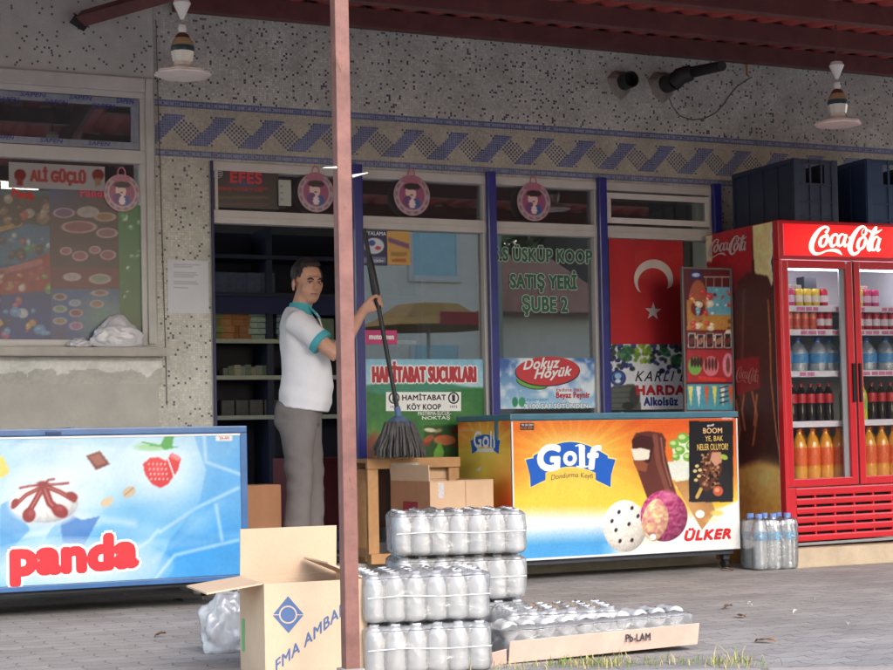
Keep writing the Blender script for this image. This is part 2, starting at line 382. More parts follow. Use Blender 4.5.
# ------------------------------------------------------------------ facade levels
zr=P(400,33).z                                    # roof line on the wall
xL=P(154,120).x; xD0=P(211,200).x; xD1=P(716,200).x
z0=.11                                            # raised threshold
zA=P(440,173.5).z; zB=P(440,182).z; zC=P(440,219).z; zD=P(440,231.5).z
posts=[P(355,180).x,P(488.5,185).x,P(599,190).x,P(713.5,200).x]
XE=8.6; XW=-1.5; ZT=3.55
CREAM=[(208,205,195),(202,200,190),(213,210,201),(197,195,185)]; TAN=[(190,183,166),(196,188,172),(184,178,164)]; BLU=[(108,116,162),(116,124,170),(102,110,152),(112,124,166)]; DOT=[(98,98,110),(110,106,118),(90,94,114)]
GROUT=mat('mosaic_grout',(190,187,178),.9,var=.25,vs=3)
WB=thing('shop_building','low village shop with speckled mosaic front and white framed glass','shop',(0,0,0))
# masonry, butted around the openings
mb=MB(); T=.28
WLx=P(146,200).x      # right edge of the left window opening
zwT=P(139,93).z; zwB=P(144,346).z; xw0=.35
mb.box((xL,0,0),(xD0,T,ZT)); mb.box((xD0,0,zA),(xD1,T,ZT)); mb.box((xD1,0,0),(XE,T,ZT))
mb.build('mosaic_wall',GROUT,WB)
PLW=mat('old_white_plaster',(200,196,190),.8,var=.22,vs=3,bump=.25,bs=25)
PLG=mat('bare_grey_render',(186,182,174),.9,var=.25,vs=2.2,bump=.35,bs=50)
mb=MB(); e=xL-.002
mb.box((WLx,-.012,zwB),(e,T,zwT)); mb.box((XW,-.012,zwT),(e,T,ZT)); mb.box((XW,-.012,zwB),(xw0,T,zwT))
mb.build('speckled_wall',mat('speckled_render',(196,193,185),.9,var=.2,vs=4,bump=.3,bs=80),WB)
mb=MB(); mb.box((XW,-.012,0),(e,T,zwB)); mb.build('lower_wall',PLG,WB)
# white plaster surround of the left window
zs0=P(149,80).z
mb=MB(); mb.bbox((WLx,-.03,zwB+.01),(P(155,200).x-.01,-.010,zs0),.006); mb.bbox((xw0-.1,-.03,zwT),(WLx-.002,-.010,zs0),.006)
mb.build('window_surround',PLW,WB)
mb=MB(); mb.bbox((xw0-.1,-.09,P(100,357).z),(P(163,352).x,-.013,P(100,348).z),.008); mb.build('window_sill',mat('sill_marble',(176,168,160),.6,var=.2,vs=9),WB)
# ragged white paint below the sill
pp=Panel((0.3,-.0135,P(100,384).z),(1,0,0),(0,0,1),P(162,370).x-.3-.004,P(100,357.5).z-P(100,384).z,.006)
pp.fill((186,182,174)); nz=pp.nz(7,3); nz2=pp.nz(2,4)
edge=1-(pp.b/pp.H); m=(edge< (.25+.45*nz+.12*nz2)); pp.mix(m.astype(float),(222,219,213)); pp.noise(.05,2,9)
pp.build('flaking_paint',WB,print_mat('flaking_paint_mat',.85,var=.18),.0012)
# ---- mosaic tiles (real chips set 1.5 mm proud of the grout)
pt=.0128; zS=P(400,115.5).z       # top of the upper blue course
V=[];Fc=[];C=[]
def chip(x,z,c,s=.0113,y=-.0016):
    b=len(V); j=NR.uniform(-.0003,.0003,2); x+=j[0]; z+=j[1]
    V.extend([(x,y,z),(x+s,y,z),(x+s,y,z+s),(x,y,z+s)]); Fc.append((b,b+1,b+2,b+3)); k=NR.uniform(.95,1.04); C.extend([np.array(c)*k]*4)
nxt=int((XE-1.0-xL)/pt)
def course(mid): return BLU[NR.randint(4)] if (not mid or NR.rand()<.4) else (154,158,182)
nlow=int((zS-zA-.002)/pt)
for i in range(nxt):
    x=xL+.004+i*pt
    for j in range(0,int((zr+.2-zS)/pt)):         # above the band
        chip(x,zS+.001+j*pt,DOT[NR.randint(3)] if NR.rand()<(.065 if j>3 else .09) else CREAM[NR.randint(4)])
    for r in range(nlow):                         # the band, r rows down
        z=zS-(r+1)*pt; q=r-6; c=TAN[NR.randint(3)]
        if r<3: c=course(r==1)
        elif 0<=q<=12:
            u=(i+q+8)%22; d=(i-q)%22
            if 13<=u<21: c=BLU[NR.randint(4)]
            elif 1<=d<=12 and not (q<3 and d>10):
                c=DOT[NR.randint(3)] if (i+q)%2==0 else (190,186,178)
        elif 21<=r<=23: c=course(r==22)
        elif r>23: c=CREAM[NR.randint(4)]
        chip(x,z,c)
for (xa,xb) in ((xL,xD0),(xD1,XE-1.0)):
    for i in range(int((xb-xa-.01)/pt)):
        for j in range(int((zA-z0*.3)/pt)):
            z=zA-(j+1)*pt
            if z<.03: break
            c=DOT[NR.randint(3)] if NR.rand()<.055 else CREAM[NR.randint(4)]
            chip(xa+.004+i*pt,z,c)
for i in range(int((xL-0.6)/pt)):                 # sparse speckle on the left wall: chips pressed into render
    for j in range(int((ZT-zs0)/pt)):
        if NR.rand()<.05: chip(.6+i*pt+NR.uniform(0,.006),zs0+.02+j*pt,DOT[NR.randint(3)],.0105,-.0136)
me=bpy.data.meshes.new('mosaic_tiles'); me.from_pydata(V,[],Fc)
at=me.color_attributes.new('Col','FLOAT_COLOR','POINT'); cc=lin(np.clip(np.array(C),0,255)); at.data.foreach_set('color',np.hstack([cc,np.ones((len(cc),1))]).astype(np.float32).ravel())
TM=print_mat('glass_mosaic',.38,0,0,.28); me.materials.append(TM); link('mosaic_tiles',me,WB)
# threshold step
mb=MB(); mb.bbox((xL+.1,-.3,0),(P(560,560).x+.9,-.001,z0),.008); mb.box((xD0,0,0),(xD1,.3,z0-.003)); mb.build('threshold',CONC,WB)
# inner room
IN=mat('shop_interior_paint',(120,116,114),.9); FL=mat('shop_floor_tiles',(170,168,166),.35,var=.2)
mb=MB(); xa,xb=0.2,8.3
mb.box((xa,6.2,0),(xb,6.3,3)); mb.box((xa-.1,T,0),(xa,6.3,.8)); mb.box((xa-.1,T,.8),(xa,.5,3)); mb.box((xa-.1,5.9,.8),(xa,6.3,3)); mb.box((xb,T,0),(xb+.1,6.3,.8)); mb.box((xb,3.0,.8),(xb+.1,6.3,3)); mb.box((xa-.1,T,3),(xb+.1,6.3,3.1))  # unseen openings in both end walls, added to let daylight brighten the room
mb.build('inner_room',IN,WB)
mb=MB(); mb.box((xa,.3,.0),(xb,6.2,z0-.001)); mb.build('shop_floor',FL,WB)
# ------------------------------------------------------------------ storefront
ALU=mat('white_aluminium',(196,191,188),.4,metal=.0,var=.1); BLUP=mat('blue_post_paint',(38,40,128),.35,var=.25,vs=9,coat=.3)
GLS=clear_mat('window_glass',(200,210,210),.012,.13,.01,fres=1.6)
def pane(name,x0,x1,za,zb,y=.03,par=WB,m=None):
    o=MB().box((x0,y,za),(x1,y+.006,zb)).build(name,m or GLS,par); return o
mb=MB()
mb.bbox((xD0,-.012,zB),(xD1,.05,zA),.004)                 # head rail
mb.build('head_rail',ALU,WB)
mb=MB(); mb.bbox((xD0,-.012,zD),(xD1,.05,zC),.004); mb.box((xD0,-.016,(zC+zD)/2-.003),(xD1,-.0125,(zC+zD)/2)); mb.build('transom_rail',ALU,WB)
mb=MB(); mb.bbox((posts[0],-.01,z0),(xD1,.05,z0+.09),.004); mb.build('bottom_rail',ALU,WB)
for x in posts:
    MB().bbox((x-.027,-.05,z0),(x+.027,-.013,zA+.02),.006).build('blue_post',BLUP,WB)
MB().bbox((xD0-.006,-.03,z0),(xD0+.008,-.013,zA),.003).build('door_trim',mat('dark_navy_trim',(36,38,80),.5),WB)
seg=[xD0]+posts
for i in range(4):
    a,b=seg[i]+.02,seg[i+1]-.02
    t=pane('transom_pane',a,b,zC,zB)
    if i: 
        pane('glass_pane',a,b,z0+.09,zD,m=GLS if i<3 else clear_mat('low_reflection_glass',(200,210,210),.01,.0,.01,fres=.7))  # last pane mirrors less than the others so the flag stays readable
        for xx in (a+.012,b-.012): MB().bbox((xx-.012,-.006,z0+.09),(xx+.012,.045,zD),.003).build('frame_stile',ALU,WB)
    for xx in (a+.01,b-.01): MB().bbox((xx-.009,-.006,zC),(xx+.009,.045,zB),.003).build('frame_stile',ALU,WB)
# small casement in the right-hand transom
a,b=posts[2]+.04,posts[3]-.045; zc,zb=zC+.015,zB-.015
mb=MB()
for q in (((a,zc),(b,zc+.035)),((a,zb-.035),(b,zb)),((a,zc+.035),(a+.03,zb-.035)),((b-.03,zc+.035),(b,zb-.035))):
    mb.bbox((q[0][0],-.02,q[0][1]),(q[1][0],-.0065,q[1][1]),.003)
mb.build('casement_frame',mat('casement_white',(215,210,208),.4),WB)
# ------------------------------------------------------------------ left window
wz=lambda px,py:P(px,py).z
zt1,zt2,zt3=wz(139,99),wz(141,151),wz(142,164)
mb=MB(); xg=P(140.5,200).x
mb.bbox((xw0,-.008,zt1),(WLx,.05,zwT),.004); mb.bbox((xw0,-.008,zt3),(WLx,.05,zt2),.004); mb.bbox((xg,-.006,zwB),(WLx,.05,zt3),.004); mb.bbox((xg,-.006,zt2),(WLx,.05,zt1),.004)
mb.bbox((xw0,-.006,zwB),(xg,.05,P(100,340).z),.004); mb.bbox((xw0,-.006,P(100,340).z),(xw0+.05,.05,zt3),.004)
mb.build('window_frame',ALU,WB)
FILM=mat('protective_film',(140,146,160),.35,var=.25,vs=20)
mb=MB(); fw=.042
for q in ((xw0+.02,zt2+.003,xg-.003,zt2+fw),(xw0+.02,zt1-fw,xg-.003,zt1-.003),(xg-fw,zt2+fw,xg-.003,zt1-fw)):
    mb.bbox((q[0],-.004,q[1]),(q[2],.028,q[3]),.004)
fr=mb.build('sash_frame',FILM,WB)
pane('sash_glass',xw0+.02,xg-fw,zt2+fw,zt1-fw,.015)
pane('window_glass',xw0+.05,xg,P(100,340).z,zt3,.02)
lp=Panel((xw0,-.0045,zt2),(1,0,0),(0,0,1),xg-xw0,zt1-zt2); lt=Letters(lp); fi=ink('film_blue',(45,60,140))
for (x0,y0,x1,y1) in ((20,92,46,96),(69,95,92,99),(116,98,134,103),(-2,96,19,101),(45,99,68,103),(92,103,115,107),(-4,135,14,139),(40,138,63,142),(88,141,110,145)):
    lt.text('SAPEN',x0,y0,x1,y1,fi,.02,.2)
lt.build(fr)
CB=mat('grey_cable',(96,92,90),.6)
def cable(pts,lab,r=.003):
    q=[P(x,y,-.008) for x,y in pts]; o=q[0].copy(); tag(MB().tube([v-o for v in q],r,6).build('wall_cable',CB,None,True),lab,'cable').location=o
cable([(667,92),(672,106),(680,116),(692,120),(704,119),(716,113),(724,104),(729,96),(738,86),(752,77)],'thin slack cable looping along the mosaic wall below the flue pipe')
cable([(156,20),(157,60),(158,100),(160,160),(162,230),(164,300),(166,360),(167,405)],'thin cable running down the corner beside the speckled pillar',.0022)
for (x,y) in ((747,70),(789,60)):
    o=P(x,y,-.02); tag(MB().tube([(0,0,-.035),(0,0,.035)],.006,6).build('orange_peg',mat('orange_peg_paint',(190,110,50),.6)),'small orange peg on the wall top, '+('left' if x<760 else 'right')+' of the pair','peg').location=o
# ------------------------------------------------------------------ stove pipes in the wall
SOOT=mat('sooty_pipe',(40,38,40),.6,var=.4,vs=20); PL2=mat('pipe_collar_plaster',(150,140,130),.9,var=.4,vs=15,bump=.5)
def stub(px,py,L,r,lab):
    c=P(px,py); t=thing('stove_pipe',lab,'pipe',(c.x,-.001,c.z),0,'pipe stubs high on the wall')
    Rx=Matrix.Rotation(PI/2,4,'X')
    MB().lathe([(r*1.7,0),(r*1.5,.02),(r*1.1,.05),(r*1.05,.05)],(0,0,0),20,Rx,wob=lambda a,z:1+.1*math.sin(3*a)+.06*math.sin(7*a)).build('collar',PL2,t,True)
    MB().lathe([(r,0.051),(r,L),(r*.9,L),(r*.9,.06)],(0,0,0),20,Rx).build('pipe',SOOT,t,True)
stub(620,84,.14,.05,'left open stove pipe stub sticking out of the mosaic wall'); stub(662,86,.16,.055,'right stove pipe stub with a flue leaning against it')
a=P(672,85,-.14); b=P(722,66,-.6)
t=thing('flue_pipe','dark flue pipe running up under the awning from the stubs','pipe',a)
MB().tube([(0,0,0),(.04,-.03,.05),(.1,-.07,.07)],[.05,.055,.05],12).build('elbow',SOOT,t,True)
MB().tube([(.1,-.07,.07),(b-a)],[.036,.030],12).build('pipe',SOOT,t,True)
# ------------------------------------------------------------------ awning
AW=thing('awning','red corrugated metal awning on dark red purlins over the shop front','awning',(0,0,zr))
xa0,xa1=P(168,8).x,9.2; SL=-.125; YF=-3.95
ARED=mat('red_sheet_metal',(172,76,70),.5,var=.3,vs=3); ADK=mat('dark_red_steel',(104,60,58),.55,var=.3,vs=8)
mb=MB(); n=int((xa1-xa0)/.028); vs=[];fs=[]
for i in range(n+1):
    x=xa0+(xa1-xa0)*i/n; k=(i%6); dz=.0 if k<3 else .022
    for (y,zz) in ((-.0,.0),(YF,SL*-YF)): vs.append((x,y,.11+zz+dz))
for i in range(n): fs.append((2*i,2*i+1,2*i+3,2*i+2))
m0=len(vs); vs+=[(v[0],v[1],v[2]+.0015) for v in vs]; fs+=[tuple(m0+q for q in f[::-1]) for f in fs]
mb.add(vs,fs); mb.build('roof_sheet',ARED,AW)
x1_=xa0-.036; vs=[];fs=[]; n=int((x1_+2.6)/.028)
for i in range(n+1):
    x=-2.6+(x1_+2.6)*i/n; dz=.0 if (i%6)<3 else .022
    for (y,zz) in ((0,0),(YF,SL*-YF)): vs.append((x,y,.27+zz+dz))
for i in range(n): fs.append((2*i,2*i+1,2*i+3,2*i+2))
m0=len(vs); vs+=[(v[0],v[1],v[2]+.0015) for v in vs]; fs+=[tuple(m0+q for q in f[::-1]) for f in fs]
MB().add(vs,fs).build('roof_sheet',ARED,AW)
MB().prism([(-.0,.105),(YF,.105+SL*-YF),(YF,.30+SL*-YF),(-.0,.30)],0,.034,lambda x,y,z:(xa0-.0355+z,x,y)).build('gap_closing_board',ADK,AW)  # unseen board added to block the bright gap between the two roof sheets
for y in [-.88,-1.72,-2.5,-3.25,-3.88]: MB().bbox((-2.55,y-.035,.268+SL*-y-.105),(x1_-.03,y+.035,.268+SL*-y),.004).build('purlin',ADK,AW)
for y in [-.045,-.88,-1.72,-2.5,-3.25,-3.88]:
    zz=.108+SL*-y
    MB().bbox((xa0+.02,y-.035,zz-.105),(xa1-.02,y+.035,zz-.0),.004).build('purlin',ADK,AW)
for x in (P(335,0,-3.47).x,6.2): MB().bbox((x-.03,YF+.1,.0),(x+.03,-.08,.001+.0)).build('rafter',ADK,AW) if False else None
a=P(82,19,-.06); b=P(196,-14,-.7)
t=AW; MB().tube([Vector(a)-AW.location,Vector(b)-AW.location],[.045,.045],4,side=(0,0,1)).build('stay_bar',ADK,AW)
MB().tube([Vector((-.05,0,-.0))+Vector(a)-AW.location,Vector((0.02,0,-.05))+Vector(a)-AW.location],[.03,.02],6).build('bracket',SOOT,AW)
# post
pb=G(351.2,690,0); pz=zr+.108-SL*pb.y-.004
PO=thing('awning_post','salmon pink square steel post holding up the awning front','post',pb)
PINK=mat('salmon_paint',(138,94,86),.6,var=.4,vs=9,bump=.3,bs=30)
nt=PINK.node_tree; N=nt.nodes; bs_=N['Principled BSDF']; src=bs_.inputs['Base Color'].links[0].from_socket
tc=N.new('ShaderNodeTexCoord'); mp=N.new('ShaderNodeMapping'); mp.inputs['Scale'].default_value=(14,14,5); n_=N.new('ShaderNodeTexNoise'); n_.inputs['Scale'].default_value=1.6; n_.inputs['Detail'].default_value=9; n_.inputs['Roughness'].default_value=.7
nt.links.new(tc.outputs['Object'],mp.inputs[0]); nt.links.new(mp.outputs[0],n_.inputs['Vector']); cr=N.new('ShaderNodeValToRGB'); cr.color_ramp.elements[0].position=.60; cr.color_ramp.elements[1].position=.66; nt.links.new(n_.outputs['Fac'],cr.inputs[0])
mxx=N.new('ShaderNodeMix'); mxx.data_type='RGBA'; nt.links.new(cr.outputs[0],mxx.inputs[0]); nt.links.new(src,mxx.inputs[6]); mxx.inputs[7].default_value=L3((104,70,56)); nt.links.new(mxx.outputs[2],bs_.inputs['Base Color'])
MB().bbox((-.0235,-.0235,0.012),(.0235,.0235,pz),.004).build('post',PINK,PO)
mb=MB(); mb.bbox((-.07,-.07,.0),(.07,.07,.012),.003)
for q in ((-.05,-.05),(.05,-.05),(.05,.05),(-.05,.05)): mb.lathe([(.009,.012),(.009,.022),(.004,.024)],(q[0],q[1],0),6)
mb.build('base_plate',mat('rusty_steel',(110,75,60),.8,var=.4,vs=20),PO)
MB().bbox((-.036,-.036,.0125),(.036,.036,.07),.006).build('concrete_collar',CONC,PO)
WT_=mat('bright_wire',(220,220,225),.3,metal=.6)
MB().tube([(.026,-.02,P(343,177,pb.y).z),(.075,-.03,P(343,177,pb.y).z+.012)],[.006,.0015],6).build('wire_tie',WT_,PO)
MB().tube([(-.03,-.03,P(330,169,pb.y).z),(-.075,-.03,P(330,169,pb.y).z-.003)],[.005,.001],6).build('wire_tie',WT_,PO)
# ------------------------------------------------------------------ pendant lamps
POR=mat('cream_porcelain',(232,228,222),.25,var=.12,coat=.4); PB=mat('porcelain_brown',(96,62,50),.3,var=.2,coat=.3); PTEAL=mat('porcelain_green',(40,70,80),.3,coat=.3); PRIM=mat('porcelain_pink_rim',(222,208,204),.3,coat=.3)
def lamp(px,ytop,ybot,lab):
    c=P(px,ybot,-1.6); t=thing('pendant_lamp',lab,'lamp',c,0,'pendant lamps under the awning')
    s=.15
    fl=lambda a,z:1+.13*abs(math.sin(4*a))
    MB().lathe([(.103,.0),(.110,.006),(.108,.014),(.085,.026),(.055,.036),(.042,.044),(.040,.06)],(0,0,0),64,wob=lambda a,z:fl(a,z) if z<.02 else (1+.06*abs(math.sin(4*a)) if z<.035 else 1)).build('shade',POR,t,True)
    MB().lathe([(.106,-.001),(.112,.004),(.109,.009)],(0,0,0),64,wob=fl).build('shade_rim',PRIM,t,True)
    MB().lathe([(.0435,.06),(.05,.10),(.051,.105)],(0,0,0),20,wob=lambda a,z:1+.04*math.cos(10*a)).build('ribbed_neck',POR,t,True)
    MB().lathe([(.0515,.105),(.0525,.118),(.051,.13)],(0,0,0),20).build('green_band',PTEAL,t,True)
    MB().lathe([(.0505,.13),(.045,.152),(.035,.165)],(0,0,0),20).build('cream_cap',mat('porcelain_tan',(170,145,115),.3,coat=.3),t,True)
    MB().lathe([(.0345,.165),(.028,.18),(.016,.19)],(0,0,0),20).build('brown_cap',PB,t,True)
    MB().lathe([(.014,.19),(.02,.205),(.016,.225),(.006,.232)],(0,0,0),14).build('collar_ball',POR,t,True)
    zt=P(px,ytop,-1.6).z-c.z
    MB().tube([(0,0,.232),(.002,0,.27),(0,0,zt-.05)],.0035,6).build('cord',mat('white_cord',(190,188,185),.5),t,True)
    MB().lathe([(.008,zt-.06),(.03,zt-.012),(.04,zt+.01),(.03,zt+.03)],(0,0,0),16).build('ceiling_rose',POR,t,True)
    # reach the sheet
    zz=zr+.1+SL*1.6-c.z
    if zz>zt+.03: MB().tube([(0,0,zt+.03),(0,0,zz)],.006,6).build('hook',ADK,t,True)
lamp(183,6,76,'left flower-shaped porcelain lamp hanging before the left wall corner'); lamp(838,68,125,'right flower-shaped porcelain lamp hanging above the blue crates')
# ------------------------------------------------------------------ chest freezers
def lerp2(a,b,t): return a+(b-a)*t
# right-hand freezer: front-left corner seen at (510), front-right at (737)
gA=P(510.5,418,-.75); gA.z=0; gB=P(737,416,-.70); gB.z=0
gu=(gB-gA).normalized(); gW=(gB-gA).length; gz=math.atan2(gu.y,gu.x)
TEAL=mat('teal_freezer_trim',(62,112,132),.4,var=.25,vs=8,coat=.3); DARKB=mat('dark_freezer_base',(52,56,66),.6,var=.3); WTRIM=mat('white_trim_strip',(222,222,224),.4,var=.08)
STB=mat('steel_blue_trim',(58,104,158),.4,var=.22,vs=7,coat=.3); GLID=clear_mat('sliding_lid_glass',(150,170,190),.25,.06,.05)
def freezer(name,lab,A,rz,Wd,D,zb,zt,trim,bodym):
    t=thing(name,lab,'freezer',A,rz,None)
    MB().bbox((.006,.01,zb),(Wd-.006,D-.01,zt-.035),.012).build('body',bodym,t)
    mb=MB(); r=.035
    mb.bbox((-.004,-.006,zt-.034),(Wd+.004,r,zt),.006); mb.bbox((-.004,D-r,zt-.034),(Wd+.004,D,zt),.006)
    mb.bbox((-.004,r,zt-.034),(r,D-r,zt),.006); mb.bbox((Wd-r,r,zt-.034),(Wd+.004,D-r,zt),.006)
    mb.build('lid_frame',trim,t)
    for k in range(2):
        l=MB().box((r+k*(Wd/2-r)-(.02 if k else 0),r+.002,zt-.016+.007*k),(Wd/2+.02 if k==0 else Wd-r,D-r-.002,zt-.011+.007*k)).build('sliding_lid',GLID,t)
        MB().bbox((Wd/2+(-.02 if k else .0),r+.004,zt-.009+.007*k),(Wd/2+(.0 if k else .02),D-r-.004,zt-.002+.007*k),.002).build('lid_handle',trim,l)
    for q in ((.06,.07),(Wd-.06,.07),(.06,D-.07),(Wd-.06,D-.07)):
        w=MB().bbox((q[0]-.02,q[1]-.02,.055),(q[0]+.02,q[1]+.02,zb),.004).build('leg',DARKB,t)
        MB().lathe([(.012,-.014),(.028,-.012),(.028,.012),(.012,.014)],(0,0,0),16,Matrix.Translation((q[0],q[1],.029))@Matrix.Rotation(PI/2,4,'Y')).build('caster',mat('black_rubber',(30,30,32),.7),w,True)
    MB().bbox((.03,.02,zb-.035),(Wd-.03,D-.03,zb-.001),.004).build('underframe',DARKB,t)
    return t
zgt=P(510,418,-.75).z+.022; zgb=P(530,559.5,-.75).z
GF=freezer('chest_freezer','teal trimmed chest freezer with an orange ice cream front beside the red drinks fridge',gA,gz,gW,.66,zgb,zgt,TEAL,mat('freezer_white',(206,206,204),.5))
Rg=Matrix.Rotation(gz,3,'Z')
p=Panel(gA+Rg@Vector((.008,-.003,zgb+.006)),Rg@Vector((1,0,0)),(0,0,1),gW-.016,zgt-.04-zgb-.006,.0034)
p.fill((245,130,30))
p.grad((600,418),(238,96,34),(600,495),(255,208,64))
for k in range(26):      # sun rays
    a=2*PI*k/26+.1; r0,r1=26,150; w=.055+.03*((k*7)%3)
    cx,cy=572,455
    p.poly([(cx+r0*math.cos(a-w*.3),cy+r0*math.sin(a-w*.3)*.7),(cx+r1*math.cos(a-w),cy+r1*math.sin(a-w)),(cx+r1*math.cos(a+w),cy+r1*math.sin(a+w))],(255,214,70),.35)
p.glow(572,462,95,62,(255,226,104),.85,.8); p.glow(572,450,40,24,(255,250,190),.5)
p.mix(np.clip((545-p.X)/36,0,1)*np.clip((500-p.Y)/30,0,1)*.65,(240,120,44)); p.mix(np.clip((p.X-612)/40,0,1)*np.clip((500-p.Y)/50,0,1)*.7,(236,104,44)); p.mix(np.clip((440-p.Y)/24,0,1)*.5,(236,92,40))
p.mix(np.clip((p.Y-505-.0*(p.X-560))/14,0,1)*np.clip((545-p.Y)/20+.6,0,1),(244,248,252))
p.mix(np.clip((p.Y-522-.045*(650-p.X))/18,0,1)*np.clip((640-p.X)/30,0,1),(82,168,232))
# white cream sweep at right bottom
m=np.clip((p.Y-(523-.00042*(p.X-640)*np.maximum(p.X-640,0)*6))/3,0,1)*np.clip((p.X-655)/10,0,1); p.mix(m,(250,249,246))
p.mix(np.clip((p.Y-541)/4,0,1)*np.clip((p.X-600)/40,0,1),(250,250,250))
# vanilla scoop
p.scoop(625,526,22,26,(252,248,240),(236,226,214),(190,160,150),3)
for q in ((619,512),(632,508),(616,530),(629,524),(620,541),(632,540),(612,521),(638,516)): p.ell(q[0],q[1],1.6,2.2,(60,40,44),.4)
# green nut cone behind
p.poly([(672,444),(700,428),(700,500),(676,488)],(236,240,216))
for q in ((674,444,5),(683,438,6),(680,450,5),(692,446,6),(688,457,5),(676,457,4),(697,436,5)): p.ell(q[0],q[1],q[2],q[2]*.9,(120,180,70)); p.ell(q[0]-1,q[1]-1,q[2]*.6,q[2]*.4,(206,228,150))
p.poly([(664,462),(702,462),(700,478),(672,480)],(238,240,226)); p.poly([(674,482),(702,478),(716,512),(702,530)],(196,140,84)); p.glow(690,500,16,22,(226,176,110),.6)
# chocolate bar
bar=[(632,440),(636,433),(648,431),(662,433),(666,440),(665,452),(672,480),(678,498),(676,512),(650,506),(640,478),(633,458)]
p.poly(bar,(104,52,42)); p.line([(655,436),(658,462),(668,492)],5,(142,84,68),.7); p.line([(661,438),(664,462),(671,486)],1.6,(190,140,120),.5)
p.poly([(632,440),(640,435),(652,437),(654,446),(650,462),(640,466),(634,458)],(72,34,30)); p.poly([(631,449),(641,448),(650,450),(649,459),(640,461),(634,460)],(242,234,214))
p.poly([(633,461),(642,460),(648,464),(646,472),(637,470)],(150,84,56))
# raspberry scoop
p.scoop(664,516,23.5,25.5,(206,96,140),(150,40,92),(90,20,50),11,3)
mm=p.ell(655,520,13,22,None,.25); cc=p.c.copy(); p.scoop(655,520,14,22,(250,222,168),(226,178,130),(170,110,70),17,2.4); mm=np.clip(mm*(1.3-p.nz(5,31)*.9),0,1)[...,None]; p.c=cc*(1-mm)+p.c*mm
p.glow(668,496,13,8,(240,150,180),.7); p.ell(653,537,3,3,(250,250,248)); p.ell(692,527,4,3,(250,248,244)); p.ell(700,514,4.5,4,(252,250,246)); p.ell(717,513,6,3,(244,220,120),0,2); p.glow(712,520,10,5,(246,226,140),.6)
# black poster corner
p.rect(689,421,733.2,502,(34,30,32)); p.glow(712,480,28,30,(64,52,48),.5)
p.line([(697,497),(701,489)],3.5,(214,170,90)); bp=[(700,486),(698,478),(703,462),(710,449),(719,450),(722,458),(722,470),(715,487),(706,492)]
p.poly(bp,(92,50,34)); 
p.glow(712,470,10,16,(130,80,56),.5); rr=random.Random(4)
for k in range(90): p.ell(rr.uniform(702,720),rr.uniform(454,487),rr.uniform(.8,1.9),rr.uniform(.8,1.6),rr.choice([(150,100,66),(60,30,20),(196,150,110),(44,22,16)]),.3)
p.poly([(712,452),(721,452),(722,462),(715,466),(710,460)],(206,150,120)); p.ell(724,457,4,2.5,(170,190,70),.4); p.ell(718,491,5,5,(206,96,60)); p.ell(717,490,2.4,2.2,(236,160,120))
for q in ((697,466),(700,470),(695,471),(699,476),(696,480)): p.ell(q[0],q[1],2,1.6,(232,206,140))
p.noise(.03,2,3); p.c=p.c*.95
fp=p.build('front_print',GF,PG)
lt=Letters(p)
protos_wS=None; BL=ink('logo_blue',(28,92,190),.3); YL=ink('logo_edge',(244,214,120),.3); GD=ink('gold',(214,176,90),.35); GY=ink('grey_letters',(96,84,70),.4)
def arcpts(x0,x1,yc,h,n=12): return [(x0+(x1-x0)*i/n, yc-h*math.sin(PI*i/n)) for i in range(n+1)]
def banner(lt,x0,x1,yt,yb,h,edge=1.2):
    for g,m,l in ((edge,YL,.0005),(0,BL,.0011)):
        w=x1-x0; e=w*.1
        for sgn in (0,1):      # tails
            xx=(x0+e*.1,x0+w*.19) if sgn==0 else (x1-e*.1,x1-w*.19); xo=x0-e*.55 if sgn==0 else x1+e*.55
            dx=g if sgn==0 else -g
            lt.shape([(xo-dx,yt+(yb-yt)*.28-g),(xx[1],yt+(yb-yt)*.1-g),(xx[1],yb+(yb-yt)*.12+g),(xo+(xx[1]-xo)*.25-dx,yb+(yb-yt)*.42+g),(xo+(xx[1]-xo)*.22,yb-(yb-yt)*.1)],m,l)
        top=arcpts(x0+w*.04-g,x1-w*.04+g,yt+(yb-yt)*.12-g,h); bot=arcpts(x0+w*.08-g,x1-w*.08+g,yb+g,h*.75)[::-1]
        n=len(top); lt.put([lt.p.uv(*q) for q in top+bot],[(i,i+1,2*n-2-i,2*n-1-i) for i in range(n-1)],m,l+.0003)
banner(lt,530,611,453,477,14)
def archw(h):
    def f(u,v,x,y): return x,y+h*np.sin(PI*u)*1.0
    return f
lt.text('G',537,444,561,472,WHT,.07,.08,lift=.0022); lt.text('o',563,451,577,466,WHT,.08,.05,lift=.0022); lt.text('l',579,445,585,467,WHT,.05,0,lift=.0022); lt.text('f',587,445,602,470,WHT,.07,.1,lift=.0022)
lt.ribbon([(575,446,1.2),(581,445,2),(585,449,1)],WHT,.0024); lt.ribbon([(576,466,1.),(582,467,2.2),(589,466,1)],WHT,.0024)
lt.text('Dondurma Keyfi',551,475,593,482,GY,.0,.15,warp=archw(.012))
lt.text('ÜLKER',684,528,731,541.5,RED,.08,.25,outline=WHT,ow=.004,lift=.001)
lt.text('YE, BAK',705,436,723,442,GD,.02); lt.text('NELER OLUYOR!',697,444,728,450.5,GD,.02); lt.text('golf',707,424,714,427,WHT,.01); lt.text('BOOM',703,428,722,433.5,ink('pale_gold',(226,180,130)),.03)
lt.shape([(520,423),(534,423),(534,430),(520,430)],BLK,.0006); lt.text('TR 50 2201',521,424,533,426,WHT,0,lift=.0012); lt.text('0-22-2051',521,427,533,429,ink('orange',(240,130,40)),0,lift=.0012)
lt.text('PROMO',722,417.5,732,419.5,WHT,.02)
lt.build(GF)
